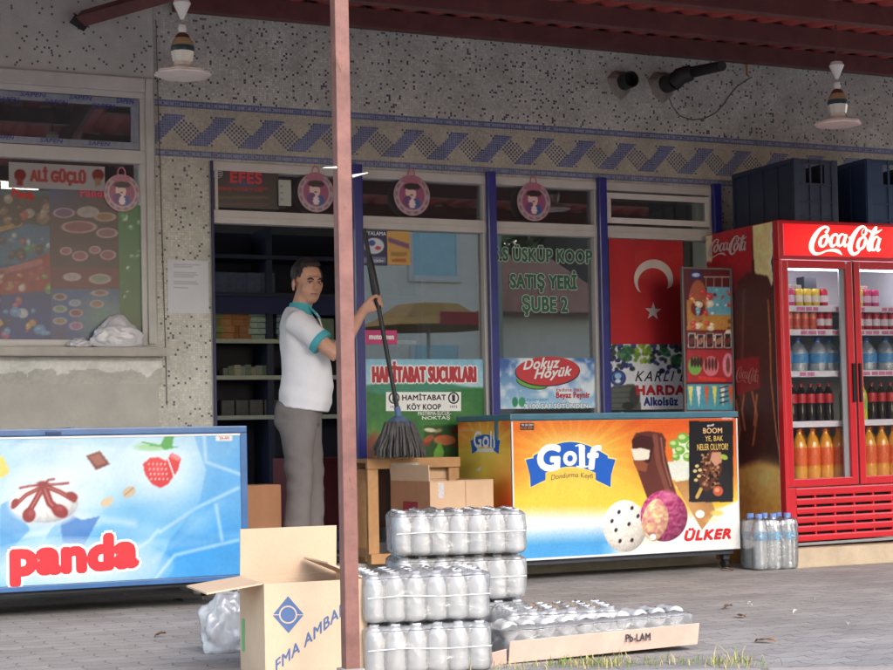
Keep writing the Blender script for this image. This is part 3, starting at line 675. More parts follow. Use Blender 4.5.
# white border strip down the left and bottom of the front
mb=MB(); mb.bbox((.002,-.0055,zgb+.002),(.010,-.0005,zgt-.04),.001); mb.bbox((.002,-.007,zgb-.006),(gW-.002,-.0005,zgb+.006),.002); mb.bbox((gW-.011,-.0055,zgb+.002),(gW-.002,-.0005,zgt-.04),.001); mb.build('edge_strip',WTRIM,GF)
# left end print
ul=Rg@Vector((0,-1,0)); p=Panel(gA+Rg@Vector((.003,.65,zgb+.01)),ul,(0,0,1),.64,zgt-.045-zgb,.006)
p.grad((480,418),(236,100,40),(480,470),(255,214,70)); p.glow(484,452,30,42,(255,238,110),.9,.8)
for k in range(14):
    a=2*PI*k/14; p.poly([(484+8*math.cos(a),450+10*math.sin(a)),(484+60*math.cos(a-.08),450+90*math.sin(a-.08)),(484+60*math.cos(a+.08),450+90*math.sin(a+.08))],(255,226,100),.35)
p.mix(np.clip((p.Y-455)/50,0,1)*np.clip((p.X-485)/20,0,1),(232,84,40))
p.build('end_print',GF,PG); lt=Letters(p)
banner(lt,472,499,437,449,4,.6); lt.text('Golf',474,431,497.5,448,WHT,.04,.05,lift=.002); lt.shape([(476,448.5),(495,448.5),(496,452),(475,452)],WHT,.0006); lt.shape([(476,470),(481,466),(480,472)],WHT,.0006); lt.build(GF)
MB().bbox((-.006,.15,zgt-.14),(-.0045+.007,.18,zgt-.03),.001).build('lock_strap',TEAL,GF)
# left-hand freezer
bB=P(244.5,425,-1.0); bB.z=0; bL=1.62; bA=Vector((bB.x-bL,-1.02,0))
zbt=P(240,427,-1).z+.006; zbb=P(225,577,-1).z
BF=freezer('chest_freezer','blue trimmed chest freezer with a pale blue ice cream front under the left window',bA,0,bL,.66,zbb,zbt,STB,mat('freezer_blue_body',(70,112,160),.45,coat=.2))
p=Panel(bA+Vector((.02,-.004,zbb+.012)),(1,0,0),(0,0,1),bL-.05,zbt-.04-zbb-.018,.0045)
p.grad((60,430),(150,208,240),(150,585),(70,164,232)); nz=p.nz(26,2); nz2=p.nz(9,8)
for k in range(26):
    r=random.Random(k); x0=r.uniform(-60,240); y0=r.uniform(430,585); a=r.uniform(-.9,.2); L=r.uniform(30,90)
    p.line([(x0,y0),(x0+L*math.cos(a),y0+L*math.sin(a))],r.uniform(3,10),r.choice([(190,226,246),(226,242,252),(96,176,230),(60,140,214)]),.45,6)
p.mix(nz*.4,(226,242,252)); p.glow(90,470,110,40,(234,246,253),.85,.8); p.glow(168,470,50,52,(240,248,253),.8,.8); p.glow(44,502,62,40,(250,252,255),.95,.6)
p.mix(np.clip((p.Y-(440+.05*(p.X)))/3,0,1)*np.clip((460-p.Y)/16,0,1)*.25,(250,252,255))
p.poly([(60,520),(72,515),(82,520),(100,516),(84,545),(62,543)],(64,120,200),.75); p.poly([(0,505),(12,498),(30,530),(0,560)],(70,150,220),.6); p.poly([(50,530),(60,520),(64,545),(40,548)],(110,180,232),.6)
p.poly([(192,430),(242,430),(240,585),(150,585),(170,540),(200,500),(206,470)],(66,156,232),.5)
for pts in ([(204,432),(206,462),(240,474)],[(160,532),(196,508),(238,488)],[(150,585),(175,555),(238,540)],[(216,505),(222,540)],[(120,560),(150,540),(158,530)]): p.line(pts,3,(214,238,252),.6,3)
p.glow(196,520,24,18,(150,206,244),.7); p.glow(222,450,22,18,(120,190,240),.5)
p.glow(75,566,100,30,(250,253,255),.95,.5)
# meringue swirl
p.ell(44,504,36,22,(200,220,240),.05,4); p.scoop(44,503,34,19.5,(255,255,255),(244,246,250),(170,190,215),5,6)
CH=(148,58,66)
for pts,w in (([(42,487),(26,495),(13,507)],4),([(43,487),(34,503),(26,516)],6),([(44,487),(50,503),(60,512)],8),([(45,486),(60,492),(74,500)],5),([(46,485),(60,484),(68,483)],2.5),([(41,485),(30,486),(20,488)],2.2),([(44,486),(48,480),(54,479)],2)): p.line(pts,w,CH,1,1.5); p.line(pts,w*.25,(206,140,140),.6)
p.ell(29,515,6.5,7.5,CH,.3,1.5); p.ell(60,511,8.5,6.5,CH,.5,1.5); p.ell(72,496,6,4,CH,.4,1.5); p.ell(15,503,3.5,5,CH,.5,1.5); p.glow(31,513,5,5,(190,110,116),.6); p.glow(60,508,6,4,(190,110,116),.6); p.ell(43,484,6,3,CH,0,2)
# chocolate square, nuts, yellow piece, strawberry
p.poly([(86,456),(100,451),(110,464),(96,470)],(112,52,60)); p.poly([(89,457),(99,453.5),(106,463),(97,466)],(150,86,88)); p.poly([(-6,452),(4,458),(10,472),(2,478),(-8,474)],(240,216,120))
p.ell(107,502,7,4.5,(214,196,170),-.5); p.ell(129,492,7,5,(206,186,160),-.6); p.line([(125,495),(133,488)],1,(150,120,96),.8)
p.ell(150,447,15,4,(120,190,110),0,3,.6); p.poly([(160,446),(166,434),(174,436),(172,446),(178,447),(164,450)],(52,160,84)); p.line([(142,442),(160,446),(150,445)],1.6,(80,170,100))
st=[(143,464),(150,458),(158,457),(166,461),(172,453),(181,458),(178,470),(168,484),(160,488),(152,484),(145,474)]
p.poly(st,(214,44,62)); p.glow(158,470,12,12,(236,90,100),.7); p.line([(168,459),(174,476)],1.4,(252,240,244)); p.poly([(172,453),(181,458),(178,461),(170,457)],(232,130,140))
for a in range(5):
    for b in range(4): p.ell(149+a*4+b*.8,464+b*5,.9,1.1,(250,190,190),.3)
p.rect(216,435,232,440.5,(240,240,240))
p.noise(.02,2,5); p.c=p.c*.93; p.build('front_print',BF,PG); lt=Letters(p)
PRD=ink('logo_red',(206,50,62),.3); WG=ink('logo_glow_white',(246,248,252),.4)
def pw(u,v,x,y): return x, y+.035*np.maximum(u-.6,0)
PDK=ink('logo_red_shade',(150,60,64),.4)
lt.text('panda',9.5,538,139.5,588,PRD,.075,0.,outline=WG,ow=.012,spc=.92,lift=.0012,warp=pw)
lt.text('panda',12.5,539,142.5,589,PDK,.075,0.,spc=.92,lift=.0016,warp=pw) if False else None
lt.text('YA-AN',219,436.5,229,439.5,ink('tiny_red',(190,40,50)),.02,lift=.001)
lt.build(BF)
mb=MB(); mb.bbox((0.012,-.008,zbt-.046),(bL-.012,-.0005,zbt-.036),.002); mb.build('edge_strip',WTRIM,BF)
mb=MB(); mb.bbox((bL-.031,-.010,zbb),(bL+.002,-.0005,zbt-.036),.003); mb.bbox((0,-.012,zbb-.014),(bL-.032,-.0005,zbb+.010),.003); mb.build('front_trim',STB,BF)
MB().bbox((bL-.95,-.014,zbt-.026),(bL-.88,-.0065,zbt-.014),.002).build('latch',mat('dark_latch',(48,70,110),.5),BF)
# ------------------------------------------------------------------ tall drinks fridge
RP=mat('fridge_red_paint',(196,24,36),.28,var=.12,vs=6,coat=.5); FW=mat('fridge_liner_white',(214,214,218),.5,var=.05); CHR=mat('door_gasket_grey',(176,178,184),.35,metal=.3); DKM=mat('dark_recess',(24,22,24),.8)
fA=P(784,400,-.80); fA=Vector((fA.x,-.80,.115)); fW=1.06; fD=.74; fH=P(784,220,-.8).z-.115
FR=thing('drinks_fridge','tall red two-door glass drinks fridge with a lit header on the stone plinth','fridge',fA,math.radians(-.0),None)
FR.rotation_euler=(0,math.radians(-.5),math.radians(.4))
zh=P(784,259.5,-.8).z-.115; zd=P(795,487.5,-.8).z-.115       # header bottom, door bottom
mb=MB(); mb.box((0,.045,.03),(.035,fD,fH-.001)); mb.build('side_panel',RP,FR); mb=MB(); mb.box((fW-.035,.045,.03),(fW,fD,fH-.001)); mb.build('side_panel',RP,FR)
mb=MB(); mb.box((.035,fD-.04,.03),(fW-.035,fD,fH)); mb.box((.035,.05,zh+.02),(fW-.035,fD-.04,fH-.002)); mb.box((.035,.05,.03),(fW-.035,fD-.04,zd-.01)); mb.build('shell',RP,FR)
mb=MB(); mb.box((.036,fD-.06,zd-.009),(fW-.036,fD-.041,zh+.019)); mb.box((.036,.06,zd-.0095),(.05,fD-.06,zh+.0195)); mb.box((fW-.05,.06,zd-.0095),(fW-.036,fD-.06,zh+.0195)); mb.box((.05,.06,zd-.0095),(fW-.05,fD-.06,zd+.005)); mb.box((.05,.06,zh+.005),(fW-.05,fD-.06,zh+.0195)); mb.build('liner',FW,FR)
MB().bbox((-.002,-.004,zh+.004),(fW+.002,.05,fH),.008).build('header_housing',RP,FR)
mb=MB(); mb.bbox((.012,-.008,.03),(.03,.045,zh),.004) 
# header lit print
Rf=FR.rotation_euler.to_matrix()
hp=Panel(fA+Rf@Vector((.035,-.0065,zh+.024)),Rf@Vector((1,0,0)),Rf@Vector((0,0,1)),fW-.07,fH-zh-.045,.005)
hp.fill((205,16,26)); hp.glow(828,242,62,30,(255,62,50),.9,.8); hp.glow(905,242,50,30,(255,62,50),.9,.8)
m=bpy.data.materials.new('backlit_sign'); m.use_nodes=True; b=m.node_tree.nodes['Principled BSDF']; a=m.node_tree.nodes.new('ShaderNodeAttribute'); a.attribute_name='Col'
m.node_tree.links.new(a.outputs['Color'],b.inputs['Base Color']); m.node_tree.links.new(a.outputs['Color'],b.inputs['Emission Color']); b.inputs['Emission Strength'].default_value=.3; b.inputs['Roughness'].default_value=.25
hd=hp.build('header_print',FR,m,.002)
def cola(lt,x0,y0,x1,y1,m,lift=.002,sk=0.):
    # script lettering drawn stroke by stroke in a 100 x 40 box
    def T(pts,w=1.): 
        sx=(x1-x0)/100.; sy=(y1-y0)/42.
        return [(x0+a*sx,y0+b*sy+a*sx*sk,c*w*sx) for a,b,c in pts]
    S=[[(21,10,5),(25,4,3),(20,1.5,3.5),(12,6,5),(4,18,7),(1,30,7),(5,38,5),(13,38.5,3),(22,35,2.5),(31,34,4),(38,35.5,5),(44,40.5,1)],
       [(22,13,3),(15,17,4),(13,25,5),(16,29,3),(21,25,4),(24,16,4),(22,12,2.5),(19,15,1.5),(25,18,1.2),(28,16,1)],
       [(38,16,3),(36,12,3.5),(31,14,4),(28,22,5),(30,28.5,4),(36,25,2)],
       [(48,14,2),(44,11.5,3),(39,17,4),(38,25,5),(41,28,3),(45,24,3),(50,12,4)],[(50,12,4),(47,22,4.5),(48,28,4),(52,25,1.5)],
       [(53,17,3),(56,16,3)],
       [(78,9,4),(77,3,2.5),(72,1,3.5),(65,6,5),(58,18,7),(55,31,7),(59,39,5),(66,37,3.5),(71,30,1.5)],
       [(78,9,4),(75,13,3),(72,12,1.5),(72,7,1.2),(75,4,1.2)],
       [(74,15,3),(68,20,4.5),(66,29,5),(69,33,3),(74,29,4),(77,20,4.5),(75,15,2.5)],
       [(79,27,2),(84,16,3.5),(89,5,4),(92,2,2.5),(91,8,2),(86,16,3),(81,28,5),(82,34,4),(86,31,1.5)],
       [(96,18,2),(92,15,3),(87,21,4),(85,30,5),(88,34,3),(92,30,3),(97,17,4)],[(97,17,4),(94,27,4.5),(94,34,4.5),(98,32,1.2)],
       [(78,4,1),(84,8,3.5),(91,9.5,4),(100,5,.8)]]
    for s in S: lt.ribbon(T(s),m,lift)
LW=bpy.data.materials.new('lit_lettering'); LW.use_nodes=True; b=LW.node_tree.nodes['Principled BSDF']; b.inputs['Base Color'].default_value=L3((250,240,225)); b.inputs['Emission Color'].default_value=L3((255,238,215)); b.inputs['Emission Strength'].default_value=.4
lt=Letters(hp); cola(lt,810.5,226,882,256,LW,.0015); o=lt.build(FR)
# doors
def door(x0,x1,hside):
    z0_,z1_=zd+.002,zh-.002; f=.045
    mb=MB(); mb.bbox((x0,0,z0_),(x0+f,.04,z1_),.006); mb.bbox((x1-f,0,z0_),(x1,.04,z1_),.006); mb.bbox((x0+f-.004,.001,z0_),(x1-f+.004,.039,z0_+f),.005); mb.bbox((x0+f-.004,.001,z1_-f),(x1-f+.004,.039,z1_),.005)
    d=mb.build('door',RP,FR)
    MB().box((x0+f,.016,z0_+f),(x1-f,.022,z1_-f)).build('glass',clear_mat('fridge_glass',(220,225,230),.0,.01,.03,fres=.9),d)
    mb=MB(); q=.05 if hside>0 else .012; r=.012 if hside>0 else .05
    mb.box((x0+f-.003,.024,z0_+f-.003),(x0+f+r*.3,.036,z1_-f+.003)); mb.box((x1-f-.035,.024,z0_+f-.003),(x1-f+.003,.036,z1_-f+.003)); mb.build('gasket',CHR,d)
    hx=x1-.018 if hside>0 else x0+.018
    MB().bbox((hx-.008,-.012,.83),(hx+.008,.002,1.06),.004).build('handle',DKM,d)
    mb=MB(); mb.bbox((x1-f-.008,-.003,z1_-.016),(x1-f+.006,.0,z1_-.002),.001); mb.build('hinge',CHR,d)
door(.02,fW/2-.006,1); door(fW/2+.006,fW-.02,-1)
MB().bbox((-.001,-.002,.028),(.019,.05,zh),.004).build('front_jamb',RP,FR); MB().bbox((fW-.019,-.002,.028),(fW+.001,.05,zh),.004).build('front_jamb',RP,FR)
MB().box((fW/2-.0055,.006,zd),(fW/2+.0055,.05,zh)).build('door_gap',DKM,FR)
# shelves
shz=[P(820,y,-.55).z-.115 for y in (310,333,373.5,422.5)]
for z in shz:
    s=MB().box((.052,.09,z-.006),(fW-.052,fD-.07,z)).build('shelf',FW,FR)
    MB().bbox((.052,.072,z-.03),(fW-.052,.086,z+.006),.003).build('price_rail',mat('price_rail',(226,220,228),.4),s)
    mb=MB(); x=.07; r=random.Random(int(z*1000))
    while x<fW-.12:
        w=r.uniform(.03,.06)
        if r.random()<.75 and z!=shz[3]: mb.box((x,.0705,z-.024),(x+w,.0718,z-.002))
        x+=w+r.uniform(.005,.02)
    if mb.v: mb.build('price_label',mat('price_label_pink',(214,120,160),.5,var=.35,vs=40),s)
LEDm=mat('fridge_light',(240,245,255),.5,emit=(235,242,255),es=6.)
MB().box((.06,.075,zh-.05),(fW-.06,.10,zh-.035)).build('light_tube',LEDm,FR)
# grille
mb=MB(); zg=zd-.004; mb.bbox((.02,.004,.03),(.075,.045,zg),.004); mb.bbox((fW-.075,.004,.03),(fW-.02,.045,zg),.004)
nsl=5; gh=(zg-.03)/ (nsl+.9)
for k in range(nsl+1):
    za=.03+k*gh*1.0; h=gh*.74 if k<nsl else zg-za
    mb.bbox((.073,.0,za),(fW-.073,.035,za+h),.010)
    for x in (.073,.21,.35,.49,.63,.77,.91): 
        if k<nsl: mb.box((x-.006,.006,za+h-.008),(x+.006,.03,za+gh+.008))
mb.build('grille',RP,FR); MB().box((.05,.036,.035),(fW-.05,.045,zg-.005)).build('grille_back',DKM,FR)
mb=MB()
for q in ((.08,.1),(fW-.08,.1),(.08,fD-.08),(fW-.08,fD-.08)): mb.lathe([(.02,.0),(.02,.03)],(q[0],q[1],.0),10)
mb.build('foot',DKM,FR) if False else [MB().lathe([(.022,.0),(.022,.03)],(q[0],q[1],.0),12).build('foot',DKM,FR) for q in ((.08,.1),(fW-.08,.1),(.08,fD-.08),(fW-.08,fD-.08))]
MB().bbox((.03,.01,.006),(fW-.03,.03,.022),.002).build('kick_strip',mat('galvanised_strip',(150,150,150),.5,metal=.5),FR)
# side print
p=Panel(fA+Rf@Vector((-.003,fD-.002,.034)),Rf@Vector((0,-1,0)),Rf@Vector((0,0,1)),fD-.05,fH-.04,.0065)
p.fill((48,22,22)); p.grad((700,300),(46,20,22),(760,560),(62,34,26))
p.rect(690,215,752,292,(150,22,32)); p.mix(np.clip((p.Y-262)/40,0,1)*np.clip((760-p.X)/8,0,1),(70,24,28)); p.poly([(704,236),(712,234),(712,262),(704,262)],(196,180,150))
cm=[(752,222),(774,218),(771,235),(773,250),(770,262),(773,276),(770,290),(764,286),(760,278),(756,284),(754,262)]
p.poly(cm,(214,190,132)); p.line([(774,218),(771,235),(773,250),(770,262),(773,276),(770,290)],1.5,(232,220,190)); p.poly([(774,216),(781,216),(783,300),(776,320),(772,270)],(70,24,40))
p.poly([(738,282),(748,272),(768,276),(776,300),(774,420),(766,455),(740,455),(730,400),(733,320)],(66,30,26)); p.line([(744,290),(741,400)],2,(110,60,44),.7,2)
p.mix(np.clip((p.Y-458-.25*np.abs(p.X-760))/8,0,1),(206,140,62)); p.glow(765,478,26,26,(232,190,120),.8); p.glow(745,500,20,26,(150,92,50),.6)
p.mix(np.clip((p.Y-535)/3,0,1)*np.clip((554-p.Y)/3,0,1)*(p.X<790),(84,120,160)); p.mix(np.clip((p.Y-541)/3,0,1),(176,128,52)); p.mix((np.clip((p.Y-541)/3,0,1)*(.5+.5*np.sin(p.X*2.4+p.Y*.9))),(140,96,34))
p.poly([(735,360),(759,356),(760,388),(737,396)],(130,24,30),.9)
for pts in ([(744,395),(742,410),(745,430)],[(752,392),(757,415),(753,445)],[(736,400),(740,430),(736,452)],[(757,395),(754,425)]): p.line(pts,1.6,(206,110,60),.8,1.6)
for pts in ([(770,335),(771,380),(776,430),(783,480)],[(768,300),(770,335)]): p.line(pts,1.2,(200,120,60),.8,1.2)
p.noise(.08,3,4); p.c=p.c*1.2+10; p.build('side_print',FR,print_mat('fridge_film',.5,0,0,.12))
lt=Letters(p); CW=ink('pale_script',(206,196,190)); cola(lt,709.5,240,747,259,CW,.002,-.16); cola(lt,736.5,366,759,383,ink('faded_script',(190,120,110)),.002,.1); lt.build(FR)
# plinth
mb=MB(); 
PLM=mat('stone_plinth',(196,176,150),.8,var=.3,vs=4,bump=.3,bs=60)
mb.bbox((fA.x+.004,-.86,0),(9.2,-.02,.112),.006); o=mb.build('stone_plinth',PLM); tag(o,'low cream stone plinth under the red drinks fridge','plinth')
pq=Panel(Vector((fA.x-.001,-.03,.006)),(0,-1,0),(0,0,1),.80,.10,.01); pq.fill((170,122,54)); pq.mix(.5+.5*np.sin(pq.X*2.4+pq.Y*.9),(140,96,34)); sk=thing('skirt_banner','ochre striped skirt film covering the end of the plinth below the red fridge','banner',pq.o); pq.build('print',sk,PR)
# ------------------------------------------------------------------ bottles and cans
def botprof(r,h,cap=True):
    return [(r*.75,0),(r*.96,h*.015),(r,h*.05),(r*.97,h*.2),(r,h*.25),(r*.94,h*.33),(r*.93,h*.5),(r,h*.58),(r*.97,h*.68),(r*.75,h*.8),(r*.42,h*.89),(r*.31,h*.93),(r*.31,h*.955)]
def capf(r,h): return [(r*.37,h*.945),(r*.38,h*1.0),(r*.34,h*1.005)]
CAPR=mat('red_cap',(180,24,30),.4); CAPB=mat('blue_cap',(40,90,190),.4); CAPO=mat('orange_cap',(230,120,30),.4); CAPL=mat('pale_blue_cap',(120,150,215),.4); CAPG=mat('green_cap',(60,150,60),.4)
COLA=mat('cola_liquid',(36,18,16),.12,var=.05,coat=.6); ORN=mat('orange_soda',(232,160,50),.15,var=.05,coat=.6); YEL=mat('yellow_soda',(196,196,60),.15,var=.05,coat=.6)
WATB=clear_mat('water_bottle_plastic',(225,235,245),.28,.10,.12,(225,235,245),.4,60)
LR=mat('label_red',(190,30,40),.4,var=.4,vs=60); LO=mat('label_orange',(232,104,44),.4,var=.35,vs=60); LB=mat('label_blue',(80,150,205),.4,var=.45,vs=50); LG=mat('label_green',(140,190,80),.4,var=.4,vs=50)
def mkbottle(name,r,h,body,lab,cap,la,lb,labeltxt=None):
    t=thing(name,None,'bottle')
    b=MB().lathe(botprof(r,h),(0,0,0),14).build('bottle_body',body,t,True)
    MB().lathe([(r*1.015,h*la),(r*1.02,h*(la+.01)),(r*1.0,h*(lb-.01)),(r*.99,h*lb)],(0,0,0),14).build('label',lab,t,True)
    MB().lathe(capf(r,h),(0,0,0),12).build('cap',cap,t,True)
    return t
protos={}
def put(kind,loc,label,group,cat='bottle',rot=0):
    p,used=protos[kind]
    o=p if not used else copy_tree(p); protos[kind][1]=True
    o.location=loc; o.rotation_euler=(0,0,rot); tag(o,label,cat,group); return o
protos['colaL']=[mkbottle('cola_bottle',.046,.33,COLA,LR,CAPR,.45,.72),False]
protos['cola']=[mkbottle('cola_bottle',.031,.225,COLA,LR,CAPR,.5,.74),False]
protos['orangeL']=[mkbottle('orange_soda_bottle',.046,.33,ORN,LO,CAPO,.34,.66),False]
protos['yellow']=[mkbottle('lemon_soda_bottle',.031,.225,YEL,LG,CAPG,.3,.6),False]
def jug():
    t=thing('water_jug',None,'water jug'); r=.062;h=.2
    MB().lathe([(r*.8,0),(r,.01),(r,.06),(r*.95,.08),(r,.1),(r*.97,.13),(r*.6,.165),(r*.26,.18),(r*.26,.19)],(0,0,0),18).build('jug_body',WATB,t,True)
    MB().lathe([(r*1.01,.055),(r*1.01,.11)],(0,0,0),18).build('label',LB,t,True); MB().lathe([(r*.3,.187),(r*.3,.205)],(0,0,0),12).build('cap',CAPB,t,True); return t
protos['jug']=[jug(),False]
def can(nm,c1,c2):
    t=thing(nm,None,'can'); MB().lathe([(.022,0),(.027,.006),(.027,.1),(.022,.108)],(0,0,0),14).build('can_body',mat(nm+'_paint',c1,.3,metal=.2,var=.3,vs=40),t,True)
    MB().lathe([(.0272,.03),(.0272,.07)],(0,0,0),14).build('band',mat(nm+'_band',c2,.4,var=.3,vs=60),t,True); MB().lathe([(.0215,.1075),(.023,.112),(.019,.1125)],(0,0,0),14).build('rim',CHR,t,True); return t
protos['canO']=[can('orange_can',(214,120,90),(206,80,60)),False]; protos['canR']=[can('red_can',(180,30,50),(230,220,225)),False]; protos['canY']=[can('yellow_can',(206,180,60),(220,210,190)),False]; protos['canP']=[can('pink_can',(190,60,110),(220,190,210)),False]
fw=lambda x,y,z:FR.location+FR.rotation_euler.to_matrix()@Vector((x,y,z))
S=[zd+.006]+shz[::-1]     # bottom, 4 shelves
xs=[.11+.095*i for i in range(5)]+[.62+.095*i for i in range(4)]
for i,x in enumerate(xs):
    k='colaL' if i==0 else 'orangeL'
    for r in range(2): put(k,fw(x,.14+r*.1,S[0]),{'colaL':'large cola bottle with a red label on the fridge floor','orangeL':'large orange soda bottle with orange label on the fridge floor'}[k],'large soda bottles on the fridge floor')
xs=[.09+.066*i for i in range(6)]+[.60+.07*i for i in range(5)]
for i,x in enumerate(xs):
    k='yellow' if i>=6 and i<8 else 'cola'
    for r in range(2): put(k,fw(x,.13+r*.08,S[1]),{'cola':'small cola bottle with a red label on the lowest wire shelf','yellow':'yellow soda bottle with green label behind the right fridge door'}[k],'small soda bottles on the lowest shelf')
for i,x in enumerate([.115,.245,.375,.475,.62,.75,.88,.98]): put('jug',fw(x,.16+.02*(i%2),S[2]),'clear water jug with a blue label on the middle fridge shelf','water jugs on the middle shelf','water jug')
for i in range(7): put('canO' if i<5 else 'canR',fw(.085+.057*i,.12,S[3]),'orange can in the row on the second fridge shelf' if i<5 else 'red can at the right end of the orange cans','cans on the second shelf','can')
for i in range(6): put('canR',fw(.60+.06*i,.12,S[3]),'red can on the second shelf behind the right fridge door','cans on the second shelf right','can')
for i in range(6):
    k=['canR','canP','canY','canY','canY','canR'][i]; put(k,fw(.10+.06*i,.12,S[4]),{'canR':'red can on the top fridge shelf','canP':'pink can on the top fridge shelf','canY':'yellow can on the top fridge shelf'}[k],'cans on the top shelf','can')
for i in range(4): put('canY' if i<2 else 'canP',fw(.60+.06*i,.12,S[4]),['yellow can on the top shelf behind the right fridge door','pink can on the top shelf behind the right fridge door'][i>=2],'cans on the top shelf right','can')
for (x,w,h,c,lab) in ((.10,.09,.12,(150,90,100),'pink carton behind the cans on the top fridge shelf'),(.20,.1,.14,(120,110,100),'grey carton behind the cans on the top fridge shelf'),(.315,.09,.19,(52,54,62),'dark upright carton at the right of the top fridge shelf'),(.66,.16,.14,(160,120,100),'brown carton on the top shelf behind the right fridge door')):
    o=MB().bbox((-w/2,-.04,0),(w/2,.04,h),.006).build('drink_carton',mat('carton_%d'%c[0],c,.5,var=.3,vs=20)); o.location=fw(x+.04,.22,S[4]); tag(o,lab,'carton')
# ------------------------------------------------------------------ crates on the fridge
CRB=mat('blue_crate_plastic',(40,50,74),.45,var=.25,vs=8); CRB2=mat('blue_crate_plastic_light',(38,62,98),.45,var=.25,vs=8)
def crate(x0px,x1px,ytop,lab,m,yaw=0.):
    a=P(x0px,200,-.78); b=P(x1px,200,-.78); w=b.x-a.x; zc_=FR.location.z+fH+.004; h=P(x0px+5,ytop,-.78).z-zc_; D=.62
    t=thing('plastic_crate',lab,'crate',(a.x,-.78,zc_),yaw,'blue crates on top of the fridge'); tk=.012
    for nm,(p,q) in {'long_side':((0,0,0),(tk,D,h)),'long_side ':((w-tk,0,0),(w,D,h))}.items():
        mb=MB(); mb.bbox(p,q,.003); xx=-.006 if p[0]==0 else w
        for k in range(5): 
            y=.0+k*(D-.02)/4; mb.bbox((xx,y,0.004),(xx+.006,y+.02,h-.004),.001)
        mb.bbox((xx-.004 if p[0]==0 else xx,0,h-.03),(xx+.006 if p[0]==0 else xx+.010,D,h),.002); mb.build('side_wall',m,t)
    for y in (0,D-tk):
        mb=MB(); mb.bbox((tk,y,0),(w-tk,y+tk,h*.62),.003); mb.bbox((tk,y,h-.025),(w-tk,y+tk,h),.003); mb.bbox((tk,y,h*.61),(w*.28,y+tk,h-.02),.003); mb.bbox((w*.72,y,h*.61),(w-tk,y+tk,h-.02),.003)
        for k in range(4): mb.bbox((.03+k*(w-.07)/3,y-.007,0.004),(.042+k*(w-.07)/3,y+.001,h*.98),.001)
        for zz in (.02,h*.3,h*.58,h-.03): mb.bbox((.012,y-.007,zz),(w-.012,y+.001,zz+.008),.001)
        for xx in (-.002,w-.03): mb.bbox((xx,y-.008,0),(xx+.032,y+.002,h),.003)
        mb.build('end_wall',m,t)
    MB().box((tk,tk,0.004),(w-tk,D-tk,.014)).build('base',m,t)
    return t
crate(794,837,158.5,'left dark blue ribbed plastic crate on top of the red fridge',CRB,.0)
crate(867,925,159,'right brighter blue plastic crate on top of the red fridge',CRB2,-.02)
# ------------------------------------------------------------------ signs and posters on the glass
def sheet(x0,y0,x1,y1,y=-.007,res=.0045):
    """panel on a plane parallel to the facade whose corners fall at these points of the photograph"""
    a=P((x0),(y1),y); b=P(x1,y1,y); c=P(x0,y0,y)
    return Panel((a.x,y,a.z),(1,0,0),(0,0,1),b.x-a.x,c.z-a.z,res)
def poster(name,lab,cat,p,m=PR,group=None,thick=.002):
    t=thing(name,lab,cat,p.o,0,group); p.build('print',t,m,thick); return t
YG=y_glass=.024
# sausage advert
p=sheet(364.5,359,485,470,.026); rr=random.Random(2)
p.grad((365,360),(140,196,220),(365,392),(196,226,236)); p.mix(np.clip((p.Y-(384-6*np.sin((p.X-365)/30)))/3,0,1),(58,136,110)); p.mix(np.clip((p.Y-(390+4*np.sin((p.X-365)/24)))/3,0,1),(46,120,60))
p.mix(p.nz(6,1)*np.clip((p.Y-392)/10,0,1)*.6,(30,84,40)); p.mix(p.nz(14,2)*np.clip((p.Y-395)/10,0,1)*.5,(96,150,60))
p.glow(372,448,14,30,(150,190,70),.8); p.ell(372,448,8,16,(150,60,50),.2,4,.8)
p.rect(424,425,485,470,(40,66,40),.6)
for k in range(30): p.ell(rr.uniform(424,484),rr.uniform(430,468),rr.uniform(2,7),rr.uniform(1.5,4),rr.choice([(150,50,44),(110,36,36),(186,90,60),(60,90,44),(196,170,130),(46,40,34)]),rr.uniform(-1,1),1.5,.85)
p.ell(445,440,11,5,(200,110,70)); p.poly([(434,452),(440,440),(444,452),(440,466),(434,466)],(120,180,70)); p.ell(430,430,6,2,(226,220,190),.1); p.noise(.06,3,2)
SA1=poster('sausage_advert','green field advert with red outlined lettering on the glass behind the mop','poster',p)
lt=Letters(p); RD2=ink('crimson',(186,36,50)); 
lt.shape([(386,392),(461,392),(461,411),(386,411)],WHT,.0006)
lt.text('HAMİTABAT SUCUKLARI',372,361,476.5,383,RD2,.055,0,outline=WHT,ow=.009,spc=1.02)
lt.text('HAMİTABAT',402,393,446,400.5,BLK,.04,lift=.0014); lt.text('KÖY KOOP',407,403,441,410,BLK,.04,lift=.0014)
for cx in (394,453.5):
    lt.ribbon([(cx+4.8*math.cos(a),398+5.2*math.sin(a),1.5) for a in [k*PI/8 for k in range(17)]],BLK,.0014); lt.text('I',cx-1.6,394.5,cx+1.6,401.5,BLK,.12,lift=.0016); lt.text('1975',cx-3.6,405.5,cx+3.6,408,BLK,.02,lift=.0014)
lt.text('PASTIRMA-SUCUK-',418,411.5,451,415.5,WHT,.01,lift=.0014); lt.text('-NOKTASI-',421,415.5,450,421,WHT,.01,lift=.0014) if False else lt.text('NOKTAŞ',422,416,450,420.5,WHT,.02,lift=.0014)
lt.build(SA1)
